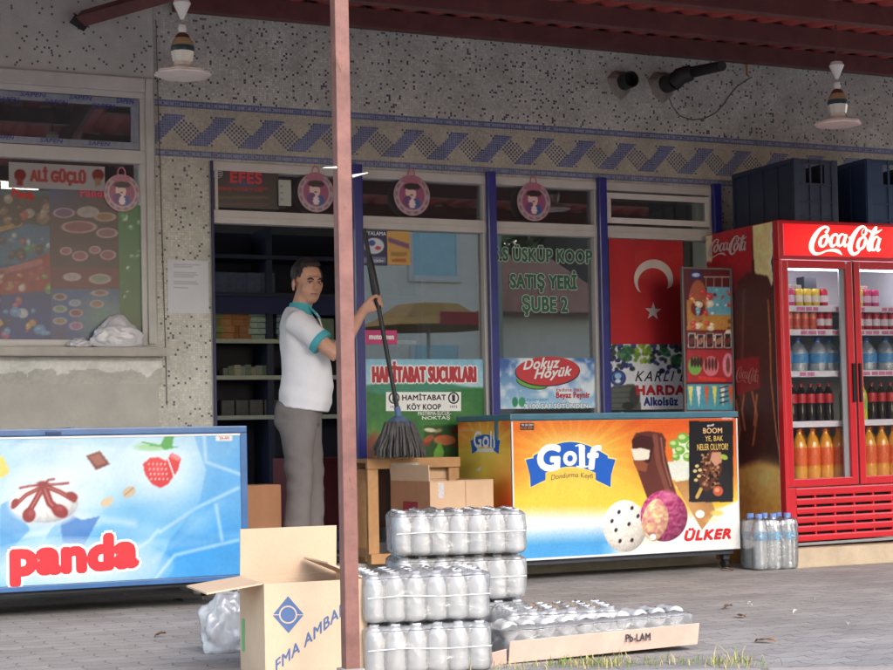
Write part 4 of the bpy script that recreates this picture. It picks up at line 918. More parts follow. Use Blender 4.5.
# cheese advert
p=sheet(497.5,358,596.5,409,.026); p.grad((500,358),(70,120,186),(500,408),(176,216,240)); p.mix(np.clip((p.nz(10,5)-.45)*3,0,1)*.9,(236,242,248)); p.mix(np.clip((p.nz(5,6)-.6)*3,0,1)*.7,(246,250,252)); p.glow(505,365,12,10,(60,90,170),.7)
p.ell(522,402,3.4,5,(60,160,110)); p.ell(515,402,3,5,(40,140,100))
SA2=poster('cheese_advert','pale sky blue cheese advert with a red oval badge on the middle glass pane','poster',p)
lt=Letters(p); OV=ink('badge_red',(206,48,56)); GR2=ink('badge_green',(110,180,60)); LBL=ink('sky_letters',(40,130,170))
def oval(cx,cy,rx,ry,rot,m,l,n=28,f=1.): lt.shape([(cx+rx*math.cos(a)*math.cos(rot)-ry*math.sin(a)*math.sin(rot),cy+rx*math.cos(a)*math.sin(rot)+ry*math.sin(a)*math.cos(rot)) for a in [2*PI*k/n for k in range(n)]],m,l)
oval(532,383,16,6,.2,BLK,.0004); oval(532.2,382.2,15.5,6,.2,GR2,.0006); oval(547.5,371.6,32.6,15,-.03,BLK,.0008); oval(547.5,371,31.8,14.4,-.03,OV,.0010)
lt.text('Dokuz',523,358.6,560,370,WHT,.04,.35,slope=.05,lift=.002); lt.text('Höyük',534,369,572,382,WHT,.04,.35,slope=.08,lift=.002)
lt.text('TRAKYA’DAN GELEN LEZZET',556,388,583,391,RED,.01,lift=.0014) if False else lt.text('tadına bak',556,388,583,391.5,RD2,.02,lift=.0014)
lt.text('Beyaz Peynir',556,392,590,400,RD2,.05,lift=.0014); lt.text('Köyümüzün',523,398,548,402,LBL,.01,lift=.0014); lt.text('%100 SAF SÜTÜNDEN',524,403,588,409,WHT,.05,0,outline=LBL,ow=.003,lift=.0008); lt.build(SA2)
# flag hung inside + grape advert
p=sheet(611,238,685,345,.029+.004,.006); p.fill((204,32,44)); p.mix((.5+.5*np.sin((p.X-611)/4.2+p.nz(20,3)*3))*.28,(170,20,34)); p.mix((.5+.5*np.sin((p.X-611)/9))*.2,(214,40,52))
FG=poster('flag','red flag with a white crescent and star hanging behind the right window pane','flag',p,mat('flag_cloth',(190,26,40),.9) if False else PP)
lt=Letters(p); FWH=mat('flag_white',(226,216,214),.9)
# crescent: outer circle minus shifted inner circle
cx,cy,R=653.5,279,19.5; n=26; pts=[]
oc=[(cx+R*math.cos(a),cy+R*1.03*math.sin(a)) for a in [math.radians(62)+ (math.radians(118+118))*0 + math.radians(x) for x in np.linspace(0,1,2)]]
a1=math.radians(205-150); 
outer=[(cx+R*math.sin(t),cy-R*1.0*math.cos(t)) for t in np.linspace(math.radians(-128),math.radians(112),n)]
ix,iy,r2=cx-.6,cy+4.2,15.2
inner=[(ix+r2*math.sin(t),iy-r2*math.cos(t)) for t in np.linspace(math.radians(-128),math.radians(112),n)]
q=[lt.p.uv(*v) for v in outer+inner]; lt.put(q,[(i,i+1,n+i+1,n+i) for i in range(n-1)],FWH,.001)
sc_=(653,311.5); st=[(sc_[0]+(8.6 if k%2==0 else 3.4)*math.sin(k*PI/5+.05),sc_[1]-(9.4 if k%2==0 else 3.7)*math.cos(k*PI/5+.05)) for k in range(10)]
qs=[lt.p.uv(*v) for v in st]+[lt.p.uv(*sc_)]; lt.put(qs,[(k,(k+1)%10,10) for k in range(10)],FWH,.001); lt.build(FG,'emblem')
p=sheet(607.5,344,686,410,.026); p.fill((222,224,232)); rr=random.Random(9)
for k in range(150):
    x=rr.uniform(608,686); g=1 if 634<x<652 else 0; y=rr.uniform(344,368-abs(x-645)*.05+(6 if (x<633 or 655<x<680) else -6))
    p.ell(x,y,rr.uniform(1.6,2.8),rr.uniform(1.6,2.8),rr.choice([(150,170,60),(110,150,60)]) if g else rr.choice([(44,46,96),(30,34,74),(70,76,130),(54,70,54)]),0,.8)
for q in ((624,356,8,5),(629,350,7,4),(665,352,6,4),(676,360,6,5)): p.ell(*q,(50,110,60),.5,1,.8)
p.ell(618,378,8,8,(30,40,90)); p.ell(618,378,6.4,6.4,(70,120,200),0,1,.8,ring=1.5); p.ell(618,376,3.5,3,(150,190,230)); p.ell(618,381,3,2,(220,230,240))
p.poly([(609,390),(614,385),(634,384),(640,392),(641,410),(608,410)],(92,96,92)); 
for k in range(5): p.line([(610,388+k*5),(636,386+k*5.5)],1,(54,56,54),.7)
p.ell(634,397,5,10,(60,62,60)); p.ell(628,406,6,4,(40,44,40)); p.noise(.05,2,7)
SA3=poster('grape_advert','white advert with grapes, a barrel and red lettering below the flag','poster',p)
lt=Letters(p); lt.text('KARLI B',635,371,687,381.5,BLK,.015,.35,lift=.0014,spc=1.2); lt.text('HARDAL',636,385,690,395.5,RD2,.08,0,lift=.0014) if False else lt.text('HARDA',636,385,685,395.5,RD2,.09,lift=.0014); lt.text('Alkolsüz',643.5,397,678,406,NAVY,.07,lift=.0014); lt.build(SA3)
# shop name on the glass
p=sheet(495,240,597,320,.0275); t=thing('window_lettering','green outlined shop name in three lines on the middle glass pane','lettering',p.o); lt=Letters(p)
GL_=ink('sign_green',(40,96,66)); GW=ink('sign_edge',(176,190,184))
lt.text('S.S ÜSKÜP KOOP',493,244,592,261,GL_,.035,outline=GW,ow=.005); lt.text('SATIŞ YERİ',510,269,577,292,GL_,.035,outline=GW,ow=.005); lt.text('ŞUBE 2',522,295,568,316,GL_,.035,outline=GW,ow=.005)
lt.build(t)
# small stickers
p=sheet(362,230,387,265,.026); p.fill((34,36,84)); p.ell(374,246,10,8,(210,216,228)); p.ell(372,243,3.4,3,(50,80,160)); p.ell(378,248,3,2,(196,60,70)); p.rect(363,257,386,263,(120,124,160))
t=poster('window_sticker','small navy sticker with a white oval at the top of the first pane','sticker',p); lt=Letters(p); lt.text('PIYALAMA',364,231,386,235,WHT,.02); lt.text('İNDİRİM',368,259,383,262,WHT,.02); lt.build(t)
p=sheet(387.5,231,410.5,264.5,.026); p.fill((206,158,84)); p.poly([(388,237),(409,244),(409,249),(388,242)],(120,80,120)); p.rect(391,252,407,256,(160,120,60)); p.rect(392,259,406,262,(176,90,50)); t=poster('window_sticker','small ochre sticker with a purple stripe at the top of the first pane','sticker',p)
p=sheet(365,330,397,344,.026); p.fill((206,40,120)); t=poster('pink_label','bright pink label with white lettering behind the mop handle','label',p); lt=Letters(p); lt.text('mutoğsen',369,333,394,341,WHT,.05); lt.build(t)
# panel above the door
p=sheet(212,168,279,207,-.002); p.fill((44,36,46)); p.rect(226,170,268,186,(60,34,60)); p.rect(213,187,268,190,(130,30,36)); p.rect(213,196,279,199,(120,84,60),.6); p.rect(213,203,279,206,(110,50,50),.6); p.glow(245,183,22,8,(60,70,130),.8)
p.rect(268,169,279,207,(52,44,44)); t=poster('beer_panel','dark brand panel with red lettering in the transom above the open door','sign',p); lt=Letters(p); lt.text('EFES',230,171,262,183,ink('panel_red',(190,50,56)),.06); lt.ribbon([(217.5+5*math.cos(a),173.5+4.6*math.sin(a)*1,.8) for a in [k*PI/8 for k in range(17)]],ink('panel_grey',(150,150,160)),.001)
for k in range(3): lt.shape([(213.5,171+k*2),(221.5,171+k*2),(221.5,172+k*2),(213.5,172+k*2)],MATS['ink_panel_grey'],.001)
lt.text('SATIŞ NOKTASI',214,187,262,191,ink('panel_red2',(160,50,50)),.02); lt.build(t)
o=P(285,206,.06); t=thing('bleach_bottle','pale plastic bottle standing on the transom behind the round sticker','bottle',(o.x,.0,o.z)); 
a=P(285,206,-.02); b=P(285,180,-.02)
t.location=(a.x,-.02,a.z); h=b.z-a.z; MB().bbox((-.036,-.008,0),(.036,.012,h),.006).build('bottle_body',mat('pale_plastic',(176,180,172),.5),t); mb=MB(); [mb.bbox((-.03,-.0095,h*q),(-.012,-.0085,h*q+.012),.0004) for q in (.2,.45,.7)]; mb.build('label',FILM,t)
# round stickers
def roundel(cx,cy,rx,ry,lab,y=-.018):
    a=P(cx-rx-2,cy+ry+2,y); b=P(cx+rx+2,cy-ry-9,y); t=thing('round_sticker',lab,'sticker',P(cx,cy,y),0,'pink round stickers along the transom')
    c=P(cx,cy,y); R_=P(cx+rx,cy,y).x-c.x; 
    # a die-cut disc: the drawing lives on a disc mesh grid
    n=40; m_=22; vs=[];col=[];fs=[]
    for j in range(m_+1):
        for i in range(n):
            a=2*PI*i/n; r=j/m_; x=r*math.cos(a); z=r*math.sin(a); vs.append((x*R_,0,z*R_*1.04))
            k=(178,158,164)
            if r<.72: k=(158,84,122)
            if .80<r<.93 and (i//1)%3!=0: k=(150,110,124)
            if r>.96: k=(160,100,120)
            if r<.72:
                if ((x+.06)/.3)**2+((z-.10)/.34)**2<1: k=(226,196,190)
                if ((x-.02)/.46)**2+((z-.44)/.17)**2<1: k=(50,36,44)
                if (x+.25)**2/.06+(z+.30)**2/.09<1: k=(110,70,120)
                if (x-.22)**2/.07+(z+.42)**2/.08<1: k=(60,90,150)
                if (x)**2/.03+(z+.4)**2/.05<1: k=(232,210,214)
                if (x+.02)**2/.006+(z-.02)**2/.002<1: k=(150,60,80)
            if z>.62 and abs(x)<.5 and r<1: k=(172,108,132)
            col.append(k)
    for j in range(m_):
        for i in range(n): fs.append((j*n+i,j*n+(i+1)%n,(j+1)*n+(i+1)%n,(j+1)*n+i))
    me=bpy.data.meshes.new('disc'); me.from_pydata(vs,[],fs); at=me.color_attributes.new('Col','FLOAT_COLOR','POINT'); cc=lin(np.array(col)); at.data.foreach_set('color',np.hstack([cc,np.ones((len(cc),1))]).astype(np.float32).ravel()); me.materials.append(PR)
    link('print',me,t)
    MB().lathe([(R_,.0005),(R_*1.0,.004)],(0,0,0),n,Matrix.Diagonal((1,1,1.04,1)).to_4x4()@Matrix.Rotation(-PI/2,4,'X')).build('backing',mat('sticker_backing',(196,170,176),.5),t)
    MB().tube([(.02*math.cos(q),0.002,R_*1.1+.03*math.sin(q)) for q in np.linspace(-.6,PI+.6,12)],.004,6).build('hanging_loop',mat('pink_loop',(206,120,140),.5),t)
roundel(316,192.5,18,19,'first pink round sticker of a figure in a hat, above the door'); roundel(412,195.5,18,19,'second pink round sticker, above the sausage advert pane'); roundel(534,202,16.5,18,'third pink round sticker, above the shop name'); 
# ---- left window posters
wy=.017
def blob_menu(p,x0,y0,x1,y1,n,cols,seed,sz=(2,6),ring=False):
    r=random.Random(seed)
    for k in range(n):
        x=r.uniform(x0,x1); y=r.uniform(y0,y1); a=r.uniform(*sz); c=r.choice(cols); p.ell(x,y,a,a*r.uniform(.4,1.3),c,r.uniform(-1.5,1.5),1,.9); p.ell(x-a*.2,y-a*.2,a*.45,a*.3,[min(255,v+60) for v in c],0,1,.8)
p=sheet(-60,186,51,340,wy,.006); p.fill((34,50,120))
p.grad((0,186),(30,90,110),(0,340),(24,40,130)); p.rect(-60,196,51,232,(60,40,50)); p.poly([(-60,228),(0,236),(26,224),(51,226),(51,262),(-60,268)],(50,110,150)); p.poly([(-60,258),(0,272),(51,252),(51,290),(-60,302)],(176,34,44)); p.rect(-60,295,51,340,(28,52,130))
p.line([(-60,236),(-10,232),(20,224)],5,(206,150,80)); p.line([(-60,280),(0,272),(40,262)],6,(206,110,110))
blob_menu(p,-58,198,50,222,46,[(70,44,36),(150,110,80),(214,190,160),(40,26,26),(200,60,60)],3); blob_menu(p,-58,234,50,258,34,[(60,40,40),(120,150,170),(200,80,70),(226,226,220),(60,140,90)],4); blob_menu(p,-58,268,50,292,30,[(214,150,90),(236,226,206),(180,50,60),(120,180,70)],5,(2,5)); blob_menu(p,-58,298,50,336,34,[(226,150,60),(236,232,226),(214,80,110),(100,170,220),(240,200,90),(60,40,40)],6,(2,5)); p.noise(.1,2,1); p.c=p.c*.58+np.array((26,24,30.)); t=poster('ice_cream_menu','ice cream price poster with a red band at the left edge of the window','poster',p); lt=Letters(p); lt.text('Panda',12,188,34,197,RED,.06,slope=-.1); lt.text('Panda Klasikleri',-40,266,38,277,WHT,.02,slope=.1) if False else None; lt.build(t)  # poster colours dulled and greyed: window haze put into the print
p=sheet(51,184,120,340,wy,.005); p.fill((84,36,56)); p.grad((60,184),(40,70,140),(80,215),(70,34,56),m=np.clip((215-p.Y)/4,0,1)); p.glow(85,235,44,24,(52,22,40),.9,.6); p.rect(51,246,120,268,(72,30,52)); p.rect(51,268,120,289,(120,26,44)); p.rect(51,289,120,340,(52,90,160)); p.glow(105,318,34,30,(130,180,150),.9,.7); p.glow(60,334,14,14,(90,50,90),.7)
for (x,y,rx,ry,c) in ((64,213,11,5,(120,50,130)),(88,212,11,5.5,(210,200,200)),(105,217,11,4.5,(190,120,60)),(79,227,18,6,(170,50,70)),(107,233,11,5,(170,90,100)),(66,251,6,4,(200,80,100)),(80,256,8,5,(190,70,90)),(95,250,6,4,(210,110,120)),(108,255,8,5,(190,80,90)),(72,277,9,4,(220,200,190)),(100,279,11,5,(170,180,150)),(60,297,7,3.5,(120,80,60)),(60,309,7,3.5,(130,170,120)),(60,321,7,3.5,(170,140,110)),(75,303,6,3.5,(140,190,210)),(76,313,7,4,(160,60,80)),(76,326,7,4,(190,100,170)),(97,304,7,4,(190,130,100)),(100,293,9,3,(170,110,80))):
    p.ell(x,y,rx,ry,c,0,1,.95); p.ell(x,y,rx,ry,(226,210,206),0,1,.9,ring=1.1); p.ell(x,y-1,rx*.6,ry*.5,[min(255,int(v*.7+30)) for v in c],0,1,.6)
p.noise(.08,2,2); p.c=p.c*.58+np.array((26,24,30.)); t=poster('ice_cream_menu','maroon and blue dessert price poster in the middle of the left window','poster',p); lt=Letters(p); lt.text('Panda',80,188,108,197,ink('menu_red',(206,60,90)),.06); lt.build(t)  # print darkened and lifted to grey, imitating the haze on the window
p=sheet(9,162,105,187,.012,.006); p.fill((206,200,198)); p.ell(20,175,6,6,(150,50,50)); p.rect(17,178,23,186,(170,70,60)); p.ell(98,175,6,6,(150,60,50)); p.rect(95,178,101,186,(190,150,110)); p.c*=.8; t=poster('name_banner','white banner with red capital lettering across the top of the left window','banner',p,PP); lt=Letters(p); lt.text('ALİ GÜÇLÜ',30,166,86,184,ink('dull_red',(150,52,58)),.05,outline=ink('dull_pink',(176,130,132)),ow=.004); lt.build(t)
p=sheet(120,205,142,340,.0165,.008); p.grad((120,205),(50,110,70),(120,340),(70,90,60)); blob_menu(p,120,210,142,300,12,[(130,160,130),(60,130,80),(190,200,190)],8,(1,3)); t=poster('green_poster','narrow green poster strip at the right side of the left window','poster',p)
p=sheet(121,268,136,319,.017,.01); p.fill((214,214,216)); p.rect(122,280,128,281,(150,150,150)); p.rect(122,292,130,293,(150,150,150)); t=poster('notice','small white notice at the lower right of the left window','notice',p,PP)
roundel(122,193,18,20,'large faded pink round sticker on the left window pane',.006)
# notice on the pillar
p=sheet(168,260,209,313,-.004,.004); p.fill((214,214,220)); 
for k,(y,w) in enumerate(((264,26),(266,18),(272,22),(274,24),(276,20),(281,22),(283,24),(287,14))): p.line([(174,y+.5),(174+w,y+1)],.8,(150,150,156),.8)
t=poster('notice','white typed sheet taped to the speckled pillar beside the door','notice',p,PP)
# ice cream board standing behind the orange freezer
y=-.33; a=P(686,411,y); b=P(733,411,y); c=P(686,269,y); p=Panel((a.x,y,a.z),(1,0,0),(0,0,1),b.x-a.x,c.z-a.z,.004)
p.fill((96,30,40)); p.rect(687,300,733,330,(196,140,70)); p.rect(687,331,733,349,(120,46,50)); p.rect(687,350,733,382,(176,50,56)); p.rect(687,384,733,410,(80,160,180)); p.ell(696,275,6,5,(40,50,120)); p.ell(696,275,4,2,(200,206,220)); p.line([(704,277),(732,277)],1,(190,180,170)); p.rect(707,287,732,315,(110,170,190)); p.ell(698,300,9,20,(190,110,70),0,1,.8); p.ell(698,308,7,8,(120,40,40))
for k in range(4): p.line([(706+k*8,277),(706+k*8,287)],.7,(170,160,150))
blob_menu(p,690,290,732,314,26,[(206,60,60),(240,226,200),(60,30,26),(226,170,90),(120,180,200)],11,(1,4)); blob_menu(p,690,318,732,346,30,[(226,160,80),(120,50,40),(206,70,60),(240,220,190)],12,(1,4))
for k in range(5): p.rect(688+k*9,333+(k%2),695.5+k*9,348,(206,196,186)); p.rect(689+k*9,334+(k%2),694.5+k*9,347,(50,40,50)); p.ell(692+k*9,341,2.4,4,[(120,50,40),(170,120,90)][k%2],.5)
p.ell(695,366,7,9,(120,170,80)); [p.ell(692+k*3,362,1.5,5,(60,34,34)) for k in range(4)]; p.ell(711,366,8,10,(214,120,130)); [p.ell(706+k*3.3,364,1.4,6,(96,50,44)) for k in range(4)]; p.ell(728,365,5.5,12,(226,140,160)); p.ell(728,365,2,8,(140,80,70)); p.line([(700,378),(724,380)],4,(220,60,50))
for k in range(6): p.poly([(688+k*8,386),(693+k*8,386),(691+k*8,408)],[(236,226,120),(240,240,236),(226,100,60)][k%3])
for k in range(4): p.line([(720,388+k*5),(728,386+k*5)],1.5,(90,50,40))
p.noise(.06,2,5); t=poster('ice_cream_board','tall framed ice cream picture board standing between the flag window and the red fridge','board',p,PR,thick=.012)
mb=MB(); w=p.W;h=p.H
for q in (((-.012,-.008,-.012),(0,.014,h+.012)),((w,-.008,-.012),(w+.012,.014,h+.012)),((0,-.008,-.012),(w,.014,0)),((0,-.008,h),(w,.014,h+.012))): mb.bbox(*q,.002)
mb.build('frame',mat('grey_frame',(120,112,110),.5,metal=.3),t)
t.location.z
mb=MB(); gz_=zgt-a.z+.001
for xx in (.03,w-.05): mb.bbox((xx,-.02,gz_),(xx+.02,.035,-.012),.002)
mb.build('stand_foot',DARKB,t)
# plastic bag on the sill
def crumple(name,lab,loc,s,m,seed,group=None,cat='bag',knot=True):
    bm=bmesh.new(); bmesh.ops.create_icosphere(bm,subdivisions=5,radius=1); from mathutils import noise as nn
    for v in bm.verts:
        d=v.co.normalized(); k=1+.24*nn.noise(d*2.2+Vector((seed,0,0)))+.09*nn.noise(d*4+Vector((0,seed,0)))+.035*nn.noise(Vector((d.x*18,d.y*18,d.z*5)))
        q=d*k; 
        if q.z<-.55: q.z=-.55
        if knot and d.z>.8: q.z+=(d.z-.8)*2.2
        v.co=Vector((q.x*s[0],q.y*s[1],(q.z+.55)*s[2]))
    me=bpy.data.meshes.new(name); bm.to_mesh(me); bm.free(); me.materials.append(m); me.polygons.foreach_set('use_smooth',[True]*len(me.polygons)); o=bpy.data.objects.new(name,me); COL.objects.link(o); o.location=loc; return tag(o,lab,cat,group)
BAGM=clear_mat('white_bag_plastic',(225,222,228),.7,.03,.3,bump=.35,bs=18)
o=P(118,350,-.055); crumple('plastic_bag','crumpled white plastic bag lying on the left window sill',(o.x,-.05,P(100,348).z+.0005),(.135,.035,.085),BAGM,3)
o=P(80,348,-.05); mb=MB(); rr=random.Random(1)
tag(crumple('plastic_wrap','loose scrap of clear wrap at the left of the sill bag',(o.x,-.05,P(100,348).z+.0005),(.06,.03,.03),BAGM,8,knot=False),'loose scrap of clear wrap left of the white bag on the sill','wrap')
# ------------------------------------------------------------------ inside the shop
SB=mat('shelf_navy_metal',(56,58,82),.5,var=.2); SE_=mat('shelf_edge_cream',(220,214,190),.5)
ys=3.2; x0=P(205,380,ys).x; x1=P(420,380,ys).x
t=thing('shop_shelving','dark blue metal shelving with goods inside the open doorway','shelving',(x0,ys,.11))
mb=MB(); sw=x1-x0
mb.box((0,.38,0),(sw,.40,2.3)); mb.build('back_panel',SB,t)
for xq in (0.0,P(271,380,ys).x-x0,sw*.72,sw): MB().bbox((xq-.025,-.0,0),(xq+.025,.38,2.3),.004).build('upright',SB,t)
szs=[P(240,y,ys).z-.11 for y in (416,376,339.5)]+[P(240,293,ys).z-.11,P(240,255,ys).z-.11]
for k,z in enumerate(szs):
    s=MB().box((.026,.012,z-.02),(sw-.026,.378,z)).build('shelf',SB,t); MB().bbox((.026,-.008,z-.028),(sw-.026,.011,z+.004),.002).build('shelf_edge',SE_ if k<3 else SB,s)
MB().bbox((.026,-.02,szs[3]-.16),(sw-.026,-.0085,szs[3]-.03),.003).build('fascia',mat('navy_fascia',(46,52,96),.5),t)
rr=random.Random(12); X=lambda px:P(px,330,ys+.1).x
def goods(x,z,w,h,d,c,lab,grp,cat='carton',nm='goods_carton'):
    o=MB().bbox((-w/2,0,0),(w/2,d,h),.003).build(nm,mat('goods_%d_%d_%d'%c,[min(255,int(v*1.5)) for v in c],.6,var=.3,vs=25)); o.location=(x+rr.uniform(-.004,.004),ys+.03+rr.uniform(0,.03),z+.11+.001); o.rotation_euler=(0,0,rr.uniform(-.05,.05)); tag(o,lab,cat,grp)
for i,xq in enumerate((216,225.5,236,243)):
    n=[4,4,5,4][i]
    for k in range(n): goods(X(xq),szs[2]+k*.052,.095,.05,.2,[(120,120,70),(156,110,70),(150,100,60),(140,96,60)][i],['olive','tan','tall brown','brown'][i]+' carton in a stack on the middle shelf inside the doorway','cartons stacked inside the doorway')
for i,xq in enumerate((253,262)):
    for k in range(5): goods(X(xq),szs[2]+k*.045,.1,.04,.2,(150,160,146),'pale packet in the twin stacks on the middle shelf inside','pale packets stacked on the middle shelf','packet','goods_packet')
for k in range(5): goods(X(281),szs[2]+k*.045,.1,.04,.2,(130,140,140),'pale packet in the stack right of the shelf upright','pale packets behind the man','packet','goods_packet')
for i in range(9): goods(X(224+5.4*i),szs[1],.05,.06+.03*rr.random(),.1,[(120,120,110),(96,104,84),(140,130,110)][i%3],'small jar in the row on the second shelf inside','small jars on the second shelf','jar','goods_jar')
for i in range(4): goods(X(292+8*i),szs[1],.08,.1,.15,(96,110,100),'green packet on the second shelf behind the man','green packets on the second shelf','packet','goods_packet')
for i in range(5): goods(X(218+12*i),szs[3],.12,.16,.2,(70,74,90),'dark box on the upper shelf inside','dark boxes on the upper shelf','box','goods_box')
for i in range(4): goods(X(300+9*i),szs[2],.08,.17,.15,(110,120,96),'dull bag on the middle shelf behind the man','dull bags on the middle shelf','packet','goods_packet')
for i in range(7): goods(X(225+14*i),szs[0],.1,.12,.15,(80,76,70),'dark tin on the lowest shelf inside','dark tins on the lowest shelf','tin','goods_tin')
# red cabinet low behind the man
a=P(296,497,1.6); b=P(345,497,1.6); t=thing('red_cabinet','dark red low cabinet on the shop floor behind the man','cabinet',(a.x,1.6,.11)); w=b.x-a.x; h=P(320,458,1.6).z-.11
DRD=mat('dark_red_cabinet',(120,30,36),.5,var=.2); MB().bbox((0,0,.08),(w+.3,.5,h),.008).build('body',DRD,t); MB().bbox((.02,.02,0),(w+.28,.48,.079),.003).build('plinth',mat('grey_kick',(110,112,116),.6),t); MB().bbox((.02,-.012,.12),(w*.5,-.001,h-.04),.004).build('door',DRD,t); MB().bbox((w*.5+.02,-.012,.12),(w+.28,-.001,h-.04),.004).build('door',DRD,t)
# ------------------------------------------------------------------ boxes
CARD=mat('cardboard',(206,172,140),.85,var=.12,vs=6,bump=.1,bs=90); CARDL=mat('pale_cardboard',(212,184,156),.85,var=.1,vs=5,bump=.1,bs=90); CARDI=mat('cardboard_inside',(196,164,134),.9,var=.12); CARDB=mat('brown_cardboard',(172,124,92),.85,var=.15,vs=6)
def obox(name,lab,loc,rz,w,d,h,m,flaps,th=.006,closed=False):
    t=thing(name,lab,'box',loc,rz)
    if closed:
        MB().bbox((0,0,0),(w,d,h),.004).build('body',m,t); MB().box((w*.5-.025,-.001,h+.0002),(w*.5+.025,d+.001,h+.001)).build('tape',mat('parcel_tape',(190,150,100),.3),t); return t
    mb=MB(); mb.box((0,0,0),(w,th,h)); mb.box((0,d-th,0),(w,d,h)); mb.box((0,th,0),(th,d-th,h)); mb.box((w-th,th,0),(w,d-th,h)); mb.box((th,th,0),(w-th,d-th,th)); mb.build('body',m,t)
    for side,ang,L,sk in flaps:   # ang from vertical outward, deg
        a=math.radians(ang); mb=MB()
        if side in 'fb':
            s=-1 if side=='f' else 1; yb=0 if side=='f' else d
            R=Matrix.Translation((0,yb,h))@Matrix.Rotation(-s*a,4,'X'); mb.box((.003+sk,-th/2,.001),(w-.003-sk,th/2,L),R)
        else:
            s=-1 if side=='l' else 1; xb=0 if side=='l' else w
            R=Matrix.Translation((xb,0,h))@Matrix.Rotation(s*a,4,'Y'); mb.box((-th/2,.003+sk,.001),(th/2,d-.003-sk,L),R)
        mb.build('flap',m,t)
    return t
c0=lz(-.61,5.26); c1=lz(-.0520*5.39,5.39); c1.z=0; v=(c1-c0); rz=math.atan2(v.y,v.x); w=v.length
BX=obox('cardboard_box','open pale cardboard box with a blue diamond mark at the foot of the pink post','',0,1,1,1,CARDL,[]) if False else None
BX=obox('cardboard_box','open pale cardboard box with a blue diamond mark beside the pink post',(c0.x,c0.y,0),rz,w,.33,.32,CARDL,[('b',-4,.165,0.),('l',97,.19,.01),('r',-66,.14,.02)])
Rb=Matrix.Rotation(rz,3,'Z'); p=Panel(Vector((c0.x,c0.y,0))+Rb@Vector((0,-.0006,0)),Rb@Vector((1,0,0)),(0,0,1),w,.32)
lt=Letters(p); BM=mat('box_blue_ink',(84,108,150),.8)
def polyring(cx,cy,r,m,l,n=24): lt.shape([(cx+r*math.cos(2*PI*k/n),cy+r*math.sin(2*PI*k/n)) for k in range(n)],m,l)
lt.shape([(288,596),(304,614.5),(288.5,633),(272.5,615)],BM,.0004); polyring(288,614.5,9,CARDL,.0008); polyring(288,614.5,7.6,BM,.0012); lt.shape([(272.5,614.2),(280,614.2),(280,615),(272.5,615.2)],CARDL,.001); lt.shape([(296,614.2),(304,614.2),(304,615),(296,615.2)],CARDL,.001)
# slanted lettering climbing to the right
lt2=Letters(p); 
vs,fs=glyphs('FMA AMBALAJ',0,0,1.1); mn=vs.min(0); mx=vs.max(0); u=(vs-mn)/(mx-mn)
A=np.array(p.uv(276,676)); B=np.array(p.uv(356,607)); d=(B-A); L_=np.hypot(*d); d/=L_; n_=np.array([0.0,1.0]); hh=.052
for k,(dx,dy) in enumerate(((0,0),(.0012,0),(-.0012,0),(0,.0012),(0,-.0012))):
    xy=A+u[:,:1]*d*L_+u[:,1:]*n_*hh+np.array([dx,dy]); lt.put(xy,fs,BM,.0004+.00004*k)
lt.build(BX)
p2=Panel(Vector((c0.x,c0.y,0))+Rb@Vector((-.0006,.33,0)),Rb@Vector((0,-1,0)),(0,0,1),.33,.32); lt=Letters(p2); GI=mat('box_green_ink',(110,190,120),.8); lt.shape([(242,618),(244.5,619),(244.5,652),(242,650)],GI,.0005); lt.build(BX)
# brown box on the threshold, in front of the wooden stand
s_=lambda px,py,z=0.:G(px,py,z)
a=P(431,540,-.76); w_=.40; hb=P(440,481,-.76).z
B2=obox('brown_box','open brown cardboard box between the wooden stand and the orange freezer',(a.x,-.76,0),math.radians(9),w_,.40,hb,CARD,[('b',12,.07,.0),('l',2,.085,.0),('f',-150,.07,.02)],.006)
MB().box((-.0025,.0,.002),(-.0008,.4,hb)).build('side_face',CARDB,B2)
MB().box((-.0042,.12,hb-.16),(-.0026,.27,hb-.11)).build('red_label',mat('label_dark_red',(150,40,60),.5),B2)
mb=MB(); mb.box((.05,-.0015,hb-.09),(.085,-.0002,hb-.01)); 
for k in range(4): mb.box((.055,-.0025,hb-.08+k*.018),(.08,-.0016,hb-.072+k*.018))
mb.build('barcode_label',mat('small_white_label',(206,200,200),.6,var=.3,vs=120),B2)
MB().box((.22,-.0012,.01),(.224,-.0002,hb-.005)).build('seam',CARDB,B2)
a=P(246,560,-.16); b=P(279,560,-.16); obox('small_carton','small closed brown carton on the doorstep behind the blue freezer',(a.x,-.17,.111),math.radians(4),b.x-a.x+.02,.2,P(262,485,-.16).z-.111,CARDB,[],closed=True)
# wooden stand
WD=mat('pale_pine',(196,150,104),.7,var=.25,vs=9,bump=.2,bs=40); ya=-.35; a=P(369,555,ya); b=P(458,470,ya); zt_=P(410,458,ya).z
WS=thing('wooden_stand','rough pine stand with a flat top board holding up the mop','stand',(a.x,ya,.11)); w=b.x-a.x; h=zt_-.11
MB().bbox((-.005,-.012,h-.055),(w+.01,.02,h),.004).build('front_rail',WD,WS); MB().bbox((-.005,.02,h-.022),(w+.01,.22,h-.001),.003).build('top_board',WD,WS); MB().bbox((-.005,.221,h-.05),(w+.01,.245,h),.004).build('rear_rail',WD,WS)
for (x,y) in ((.0,.0),(w-.055,.0),(.0,.19),(w-.055,.19)): MB().bbox((x,y,.0),(x+.062,y+.03,h-.056),.004).build('leg',WD,WS)
MB().bbox((-.002,-.04,.0),(.13,-.0005,.055),.006).build('foot_block',WD,WS); MB().bbox((-.002,.031,.03),(.02,.189,.08),.004).build('side_rail',WD,WS)
mb=MB(); mb.box((.13,-.0135,h-.045),(.30,-.0122,h-.025)); mb.build('paper_strip',mat('paper_strip_white',(206,200,196),.7,var=.3,vs=80),WS)
